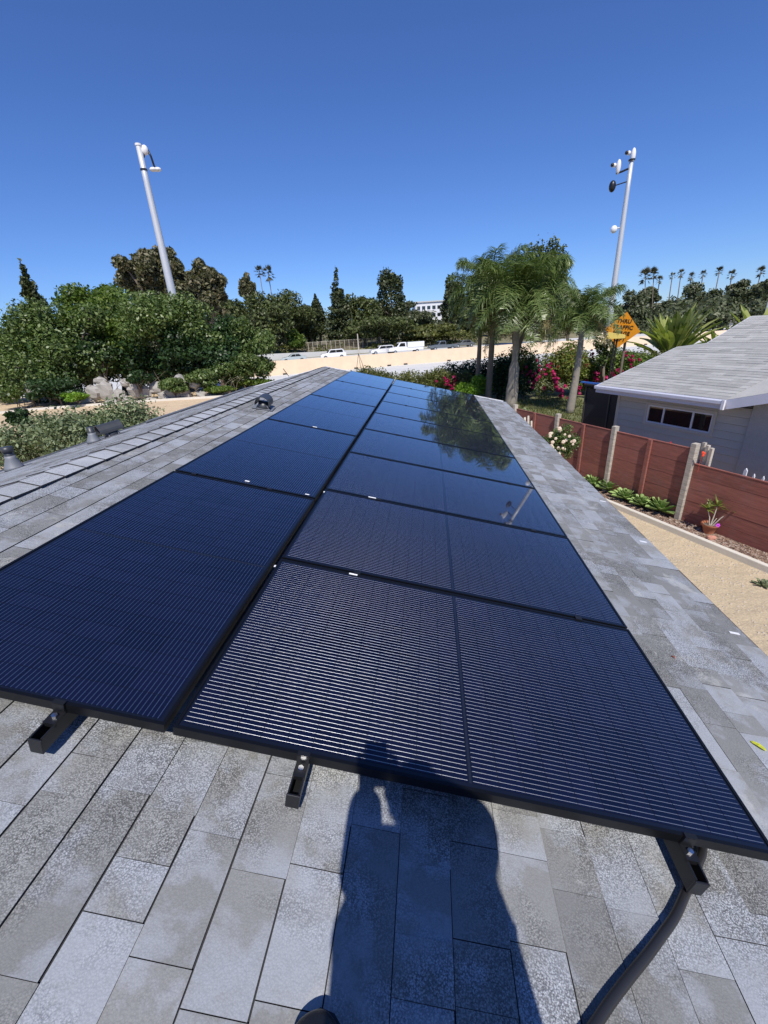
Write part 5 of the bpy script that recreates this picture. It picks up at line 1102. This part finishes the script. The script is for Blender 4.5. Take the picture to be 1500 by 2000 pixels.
# white apartment building among the trees
Dm = 210; c = at_dist(838, 640, Dm); O = Vector((c.x, c.y, float(zt(c.x, c.y))-1)); t = tag(empty('apartment_building', O, radians(8)), 'white flat roofed building glimpsed between the dark pines', 'building'); s = px_size(838, 610, Dm); zt_b = at_dist(838, 590, Dm).z-O.z
b = MB(); b.box(-26*s, 30*s, 0, 14, 0, zt_b); b.build('wall', M['white'], t); b = MB(); b.box(-27*s, 31*s, -.5, 14.5, zt_b, zt_b+.5); b.build('roof', M['road'], t)
for r in range(4):
    for k in range(5): b = MB(); w = 3.2*s; b.box(-2*w/2, 2*w/2, -.08, -.02, -.7, .7); o = b.build('window', M['glass'], t); o.location = ((-20+10*k)*s, 0, zt_b-2.2-3.0*r)
for r in range(3): b = MB(); b.box(-22*s, 8*s, -1.5, -.1, 0, .9); o = b.build('balcony', M['road'], t); o.location = (0, 0, zt_b-4.2-3.0*r)
c = at_dist(912, 590, 190); O = Vector((c.x, c.y, float(zt(c.x, c.y)))); t = tag(empty('flat_roof_building', O), 'flat grey roof seen just left of the palm crowns', 'building'); b = MB(); b.box(-5, 5, 0, 9, 0, c.z-O.z); b.build('wall', M['stucco'], t); b = MB(); b.box(-6, 6, -1, 9, c.z-O.z, c.z-O.z+.8); b.build('roof', M['road'], t)
for i, (px, py, lab) in enumerate([(1405, 610, 'pale hillside house under the crest palms'), (1300, 572, 'tiny pale house left of the domed tree')][:1]):
    c = at_dist(px, py, 148); O = Vector((c.x, c.y, c.z-5.6)); t = tag(empty('hillside_house', O, .3*i), lab, 'house', 'pale houses on the hillside'); b = MB(); b.box(-4, 4, 0, 6, -3, 3.0); b.build('wall', M['white'], t); b = MB(); b.prism([(-4.6, 3.0), (4.6, 3.0), (0, 4.4)], -.5, 6.5); b.build('roof', M['stucco'], t)
    for k in range(3): b = MB(); b.box(-.6, .6, -.06, -.01, -.6, .6); o = b.build('window', M['glass'], t); o.location = (-2.4+2.4*k, 0, 1.4)

# ------------------------------------------------------------------ the photographer and the phone
def skin_fig(name, pts, edges, rad, mat, parent, sub=2, root=0):
    me = bpy.data.meshes.new(name); me.from_pydata([tuple(p) for p in pts], edges, []); me.materials.append(mat); o = link(name, me, parent)
    sk = o.modifiers.new('skin', 'SKIN'); sk.use_smooth_shade = True
    if not me.skin_vertices: me.attributes.new('skin_dummy', 'FLOAT', 'POINT')
    for i, r in enumerate(rad):
        r = r if hasattr(r, '__len__') else (r, r); me.skin_vertices[0].data[i].radius = r
    me.skin_vertices[0].data[root].use_root = True; ss = o.modifiers.new('subsurf', 'SUBSURF'); ss.levels = ss.render_levels = sub; return o
skin = NT('skin'); skin.set(Roughness=.5); skin.b.inputs['Base Color'].default_value = (.42, .25, .17, 1); skin.b.inputs['Subsurface Weight'].default_value = .1
PB = Vector((1.0, -1.1, -.37)); person = tag(empty('person', PB), 'person in dark clothes on the roof holding up a phone, only a black shoe showing', 'person')
def rel(L_): return [Vector(p)-PB for p in L_]
J = dict(pel=(.99, -1.14, .60), sp=(1.005, -1.17, .78), ch=(1.005, -1.17, .98), nk=(1.01, -1.15, 1.10), hd0=(.985, -1.10, 1.12), hd=(.965, -1.07, 1.19), hdt=(.965, -1.08, 1.25),
         lh=(.91, -1.13, .56), lk=(.76, -.80, .24), la=(.655, -.725, -.225), lt=(.605, -.60, -.24), rh=(1.08, -1.14, .54), rk=(1.16, -1.10, .10), ra=(1.20, -1.27, -.375), rt=(1.22, -1.10, -.40),
         ls=(.865, -1.16, 1.07), le=(.765, -1.04, .80), lw=(.775, -.90, .98), lp=(.775, -.885, 1.03), rs=(1.14, -1.16, 1.07), re=(1.135, -.99, .94), rw=(.93, -.90, 1.00), rpm=(.875, -.885, 1.03))
body = skin_fig('body', rel([J[k] for k in ('pel', 'sp', 'ch', 'nk', 'hd0', 'hd', 'hdt', 'lh', 'lk', 'la', 'rh', 'rk', 'ra', 'ls', 'le', 'lw', 'lp', 'rs', 're', 'rw', 'rpm')]),
    [(0, 1), (1, 2), (2, 3), (3, 4), (4, 5), (5, 6), (0, 7), (7, 8), (8, 9), (0, 10), (10, 11), (11, 12), (2, 13), (13, 14), (14, 15), (15, 16), (2, 17), (17, 18), (18, 19), (19, 20)],
    [(.13, .10), (.12, .09), (.13, .10), .055, .065, (.075, .092), (.055, .07), .08, .052, .04, .08, .052, .04, .055, .042, .028, .034, .055, .042, .028, .034], skin.mat, person)
cloth = simple('dark_jacket_cloth', (.03, .035, .045), .9, bump=.2, bscale=80); jean = simple('dark_trousers_cloth', (.025, .03, .05), .9, bump=.2, bscale=120)
skin_fig('jacket', rel([J[k] for k in ('sp', 'ch', 'ls', 'le', 'lw', 'rs', 're', 'rw')]), [(0, 1), (1, 2), (2, 3), (3, 4), (1, 5), (5, 6), (6, 7)], [(.13, .10), (.14, .10), .075, .068, .055, .08, .085, .06], cloth, person)
rings = [(1.13, 1.02, .09, .08), (1.09, 1.02, .14, .10), (1.02, 1.025, .160, .12), (.95, 1.005, .18, .125), (.91, .975, .215, .125), (.86, .958, .24, .125), (.80, .958, .238, .13), (.64, .952, .245, .135), (.50, .950, .25, .135), (.40, .950, .25, .135)]
b = MB(); prev = None
for z, cx, hw, dp in rings:
    row = [Vector((cx+hw*(abs(cos(2*pi*j/24))**.8)*(1 if cos(2*pi*j/24) > 0 else -1)*(1+.03*sin(5*j)), -1.16+dp*sin(2*pi*j/24), z))-PB for j in range(24)]
    if prev:
        for j in range(24): b.quad(prev[j], row[j], row[(j+1) % 24], prev[(j+1) % 24])
    else: b.v += [tuple(v) for v in row]; b.f.append(tuple(range(24))); b.m.append(0)
    prev = row
b.build('coat', cloth, person, True)
skin_fig('trousers', rel([J[k] for k in ('pel', 'lh', 'lk', 'la', 'rh', 'rk', 'ra')]), [(0, 1), (1, 2), (2, 3), (0, 4), (4, 5), (5, 6)], [(.15, .12), .12, .10, .068, .11, .082, .065], jean, person)
# hair, ears, nose, face
hair = simple('dark_hair', (.02, .014, .01), .6, bump=.5, bscale=150)
b = MB(); b.sphere(Vector(J['hd'])+Vector((0, -.028, .030))-PB, (.090, .098, .088), 20, 12); rgh = random.Random(3)
for i in range(420):
    a = rgh.uniform(0, 2*pi); e = rgh.uniform(-.35, 1.4); d = Vector((cos(a)*cos(e), sin(a)*cos(e), sin(e)))
    if d.y > .45 and d.z < .45: continue
    p = Vector(J['hd'])+Vector((0, -.028, .030))-PB+Vector((d.x*.088, d.y*.096, d.z*.086)); t_ = Vector((-d.y, d.x, -.8)).normalized(); b.tri(p-d.cross(t_)*.008, p+d.cross(t_)*.008, p+t_*.03+d*.010)
b.build('hair', hair, person)
b = MB(); b.sphere(Vector(J['hd'])+Vector((0, .10, -.02))-PB, (.014, .022, .024), 8, 6); b.build('nose', skin.mat, person, True)
for sx in (-1, 1):
    b = MB(); b.sphere(Vector(J['hd'])+Vector((sx*.09, 0, -.01))-PB, (.012, .022, .032), 8, 6); b.build('ear', skin.mat, person, True)
    b = MB(); b.sphere(Vector(J['hd'])+Vector((sx*.032, .082, .012))-PB, .013, 8, 6); b.build('eye', M['white'], person, True)
b = MB(); b.sphere(Vector(J['hd'])+Vector((0, .088, -.055))-PB, (.026, .008, .007), 10, 5); b.build('mouth', simple('lip', (.4, .14, .12), .5), person, True)
# hands: fingers curling round the phone's edges
for side, palm in ((-1, J['lp']), (1, J['rpm'])):
    pc = Vector(palm)-PB; edge = CAM-FW*.012-UP*.045+RT*(.038*side)-PB
    for k in range(4):
        h = .030-.021*k; base = pc+UP*h*.6-FW*.01; kn = edge+UP*(h)+RT*side*.020; tipp = edge+UP*(h)+FW*.014+RT*side*(-.004); skin_fig('finger', [base, kn, (kn+tipp)/2+RT*side*.006+FW*.003, tipp], [(0, 1), (1, 2), (2, 3)], [.0095, .0085, .008, .0065], skin.mat, person, 1)
    th = pc-UP*.01-FW*.02; skin_fig('thumb', [th, edge-FW*.018+UP*.0+RT*side*.012, edge-FW*.016+UP*.025-RT*side*.008], [(0, 1), (1, 2)], [.012, .010, .008], skin.mat, person, 1)
# shoes
lea = simple('black_shoe_leather', (.012, .012, .013), .35, bump=.15, bscale=90)
def shoe(heel, toe, wide=1.0):
    heel = Vector(heel); toe = Vector(toe); d = toe-heel; d2 = Vector((d.x, d.y, 0)).normalized(); sd_ = Vector((d2.y, -d2.x, 0)); Ls = .29; b = MB(); rows = []
    prof = [(-.02, .030, .02, .075), (.02, .038, .0, .095), (.08, .040, .0, .105), (.14, .042, .0, .085), (.19, .050, .0, .068), (.235, .050, .0, .058), (.268, .040, .004, .045), (.288, .020, .012, .030)]
    prof = [(x, w*wide, z0, z1) for x, w, z0, z1 in prof]; zl = heel.z; sl = (toe.z-heel.z)/Ls
    for x, w, z0, z1 in prof:
        c = heel+d2*x; z = zl+sl*x; row = []
        for j in range(10):
            a = 2*pi*j/10; row.append(Vector((c.x, c.y, z))+sd_*(w*cos(a))+Vector((0, 0, (z0+z1)/2+(z1-z0)/2*sin(a))))
        rows.append(row)
    for r0, r1 in zip(rows, rows[1:]):
        for j in range(10): b.quad(r0[j], r1[j], r1[(j+1) % 10], r0[(j+1) % 10])
    k = len(b.v); b.v += [tuple(v) for v in rows[0]]+[tuple(v) for v in rows[-1]]; b.f += [tuple(range(k, k+10)), tuple(range(k+19, k+9, -1))]; b.m += [0, 0]
    b.v = [tuple(Vector(v)-PB) for v in b.v]; me = b.mesh('shoe', lea, True); bmx = bmesh.new(); bmx.from_mesh(me); bmesh.ops.remove_doubles(bmx, verts=bmx.verts, dist=1e-4); bmesh.ops.recalc_face_normals(bmx, faces=bmx.faces); bmx.to_mesh(me); bmx.free(); o = link('shoe', me, person); m = o.modifiers.new('s', 'SUBSURF'); m.levels = m.render_levels = 2
    b = MB(); 
    for (x0, w0, _, _), (x1, w1, _, _) in zip(prof, prof[1:]):
        c0 = heel+d2*x0; c1 = heel+d2*x1; za = zl+sl*x0; zb2 = zl+sl*x1
        b.hexa([Vector((c0.x, c0.y, za-.012))-sd_*w0*1.06-PB, Vector((c1.x, c1.y, zb2-.012))-sd_*w1*1.06-PB, Vector((c1.x, c1.y, zb2-.012))+sd_*w1*1.06-PB, Vector((c0.x, c0.y, za-.012))+sd_*w0*1.06-PB, Vector((c0.x, c0.y, za+.012))-sd_*w0*1.06-PB, Vector((c1.x, c1.y, zb2+.012))-sd_*w1*1.06-PB, Vector((c1.x, c1.y, zb2+.012))+sd_*w1*1.06-PB, Vector((c0.x, c0.y, za+.012))+sd_*w0*1.06-PB])
    b.build('sole', M['black_plastic'], person)
def roofz(x): return rp((x-XR)/CA, 0, .022).z
shoe((.665, -.74, roofz(.665)), (.535, -.49, roofz(.535)), 1.2)
shoe((1.19, -1.32, roofz(1.19)), (1.22, -1.03, roofz(1.22)))
# phone
C_ = CAM-FW*.0135-UP*.040; Mp = Matrix(((RT.x, UP.x, -FW.x, C_.x), (RT.y, UP.y, -FW.y, C_.y), (RT.z, UP.z, -FW.z, C_.z), (0, 0, 0, 1)))
ph = empty('smartphone'); ph.matrix_world = Mp; tag(ph, 'dark phone held up by the person, casting the small square shadow on the nearest panel', 'phone')
b = MB(); b.box(-.037, .037, -.076, .076, -.004, .004); bevel(b.build('case', M['black_plastic'], ph), .003, 2)
b = MB(); b.box(-.034, .034, -.072, .072, .0042, .0048); b.build('screen', M['glass'], ph)
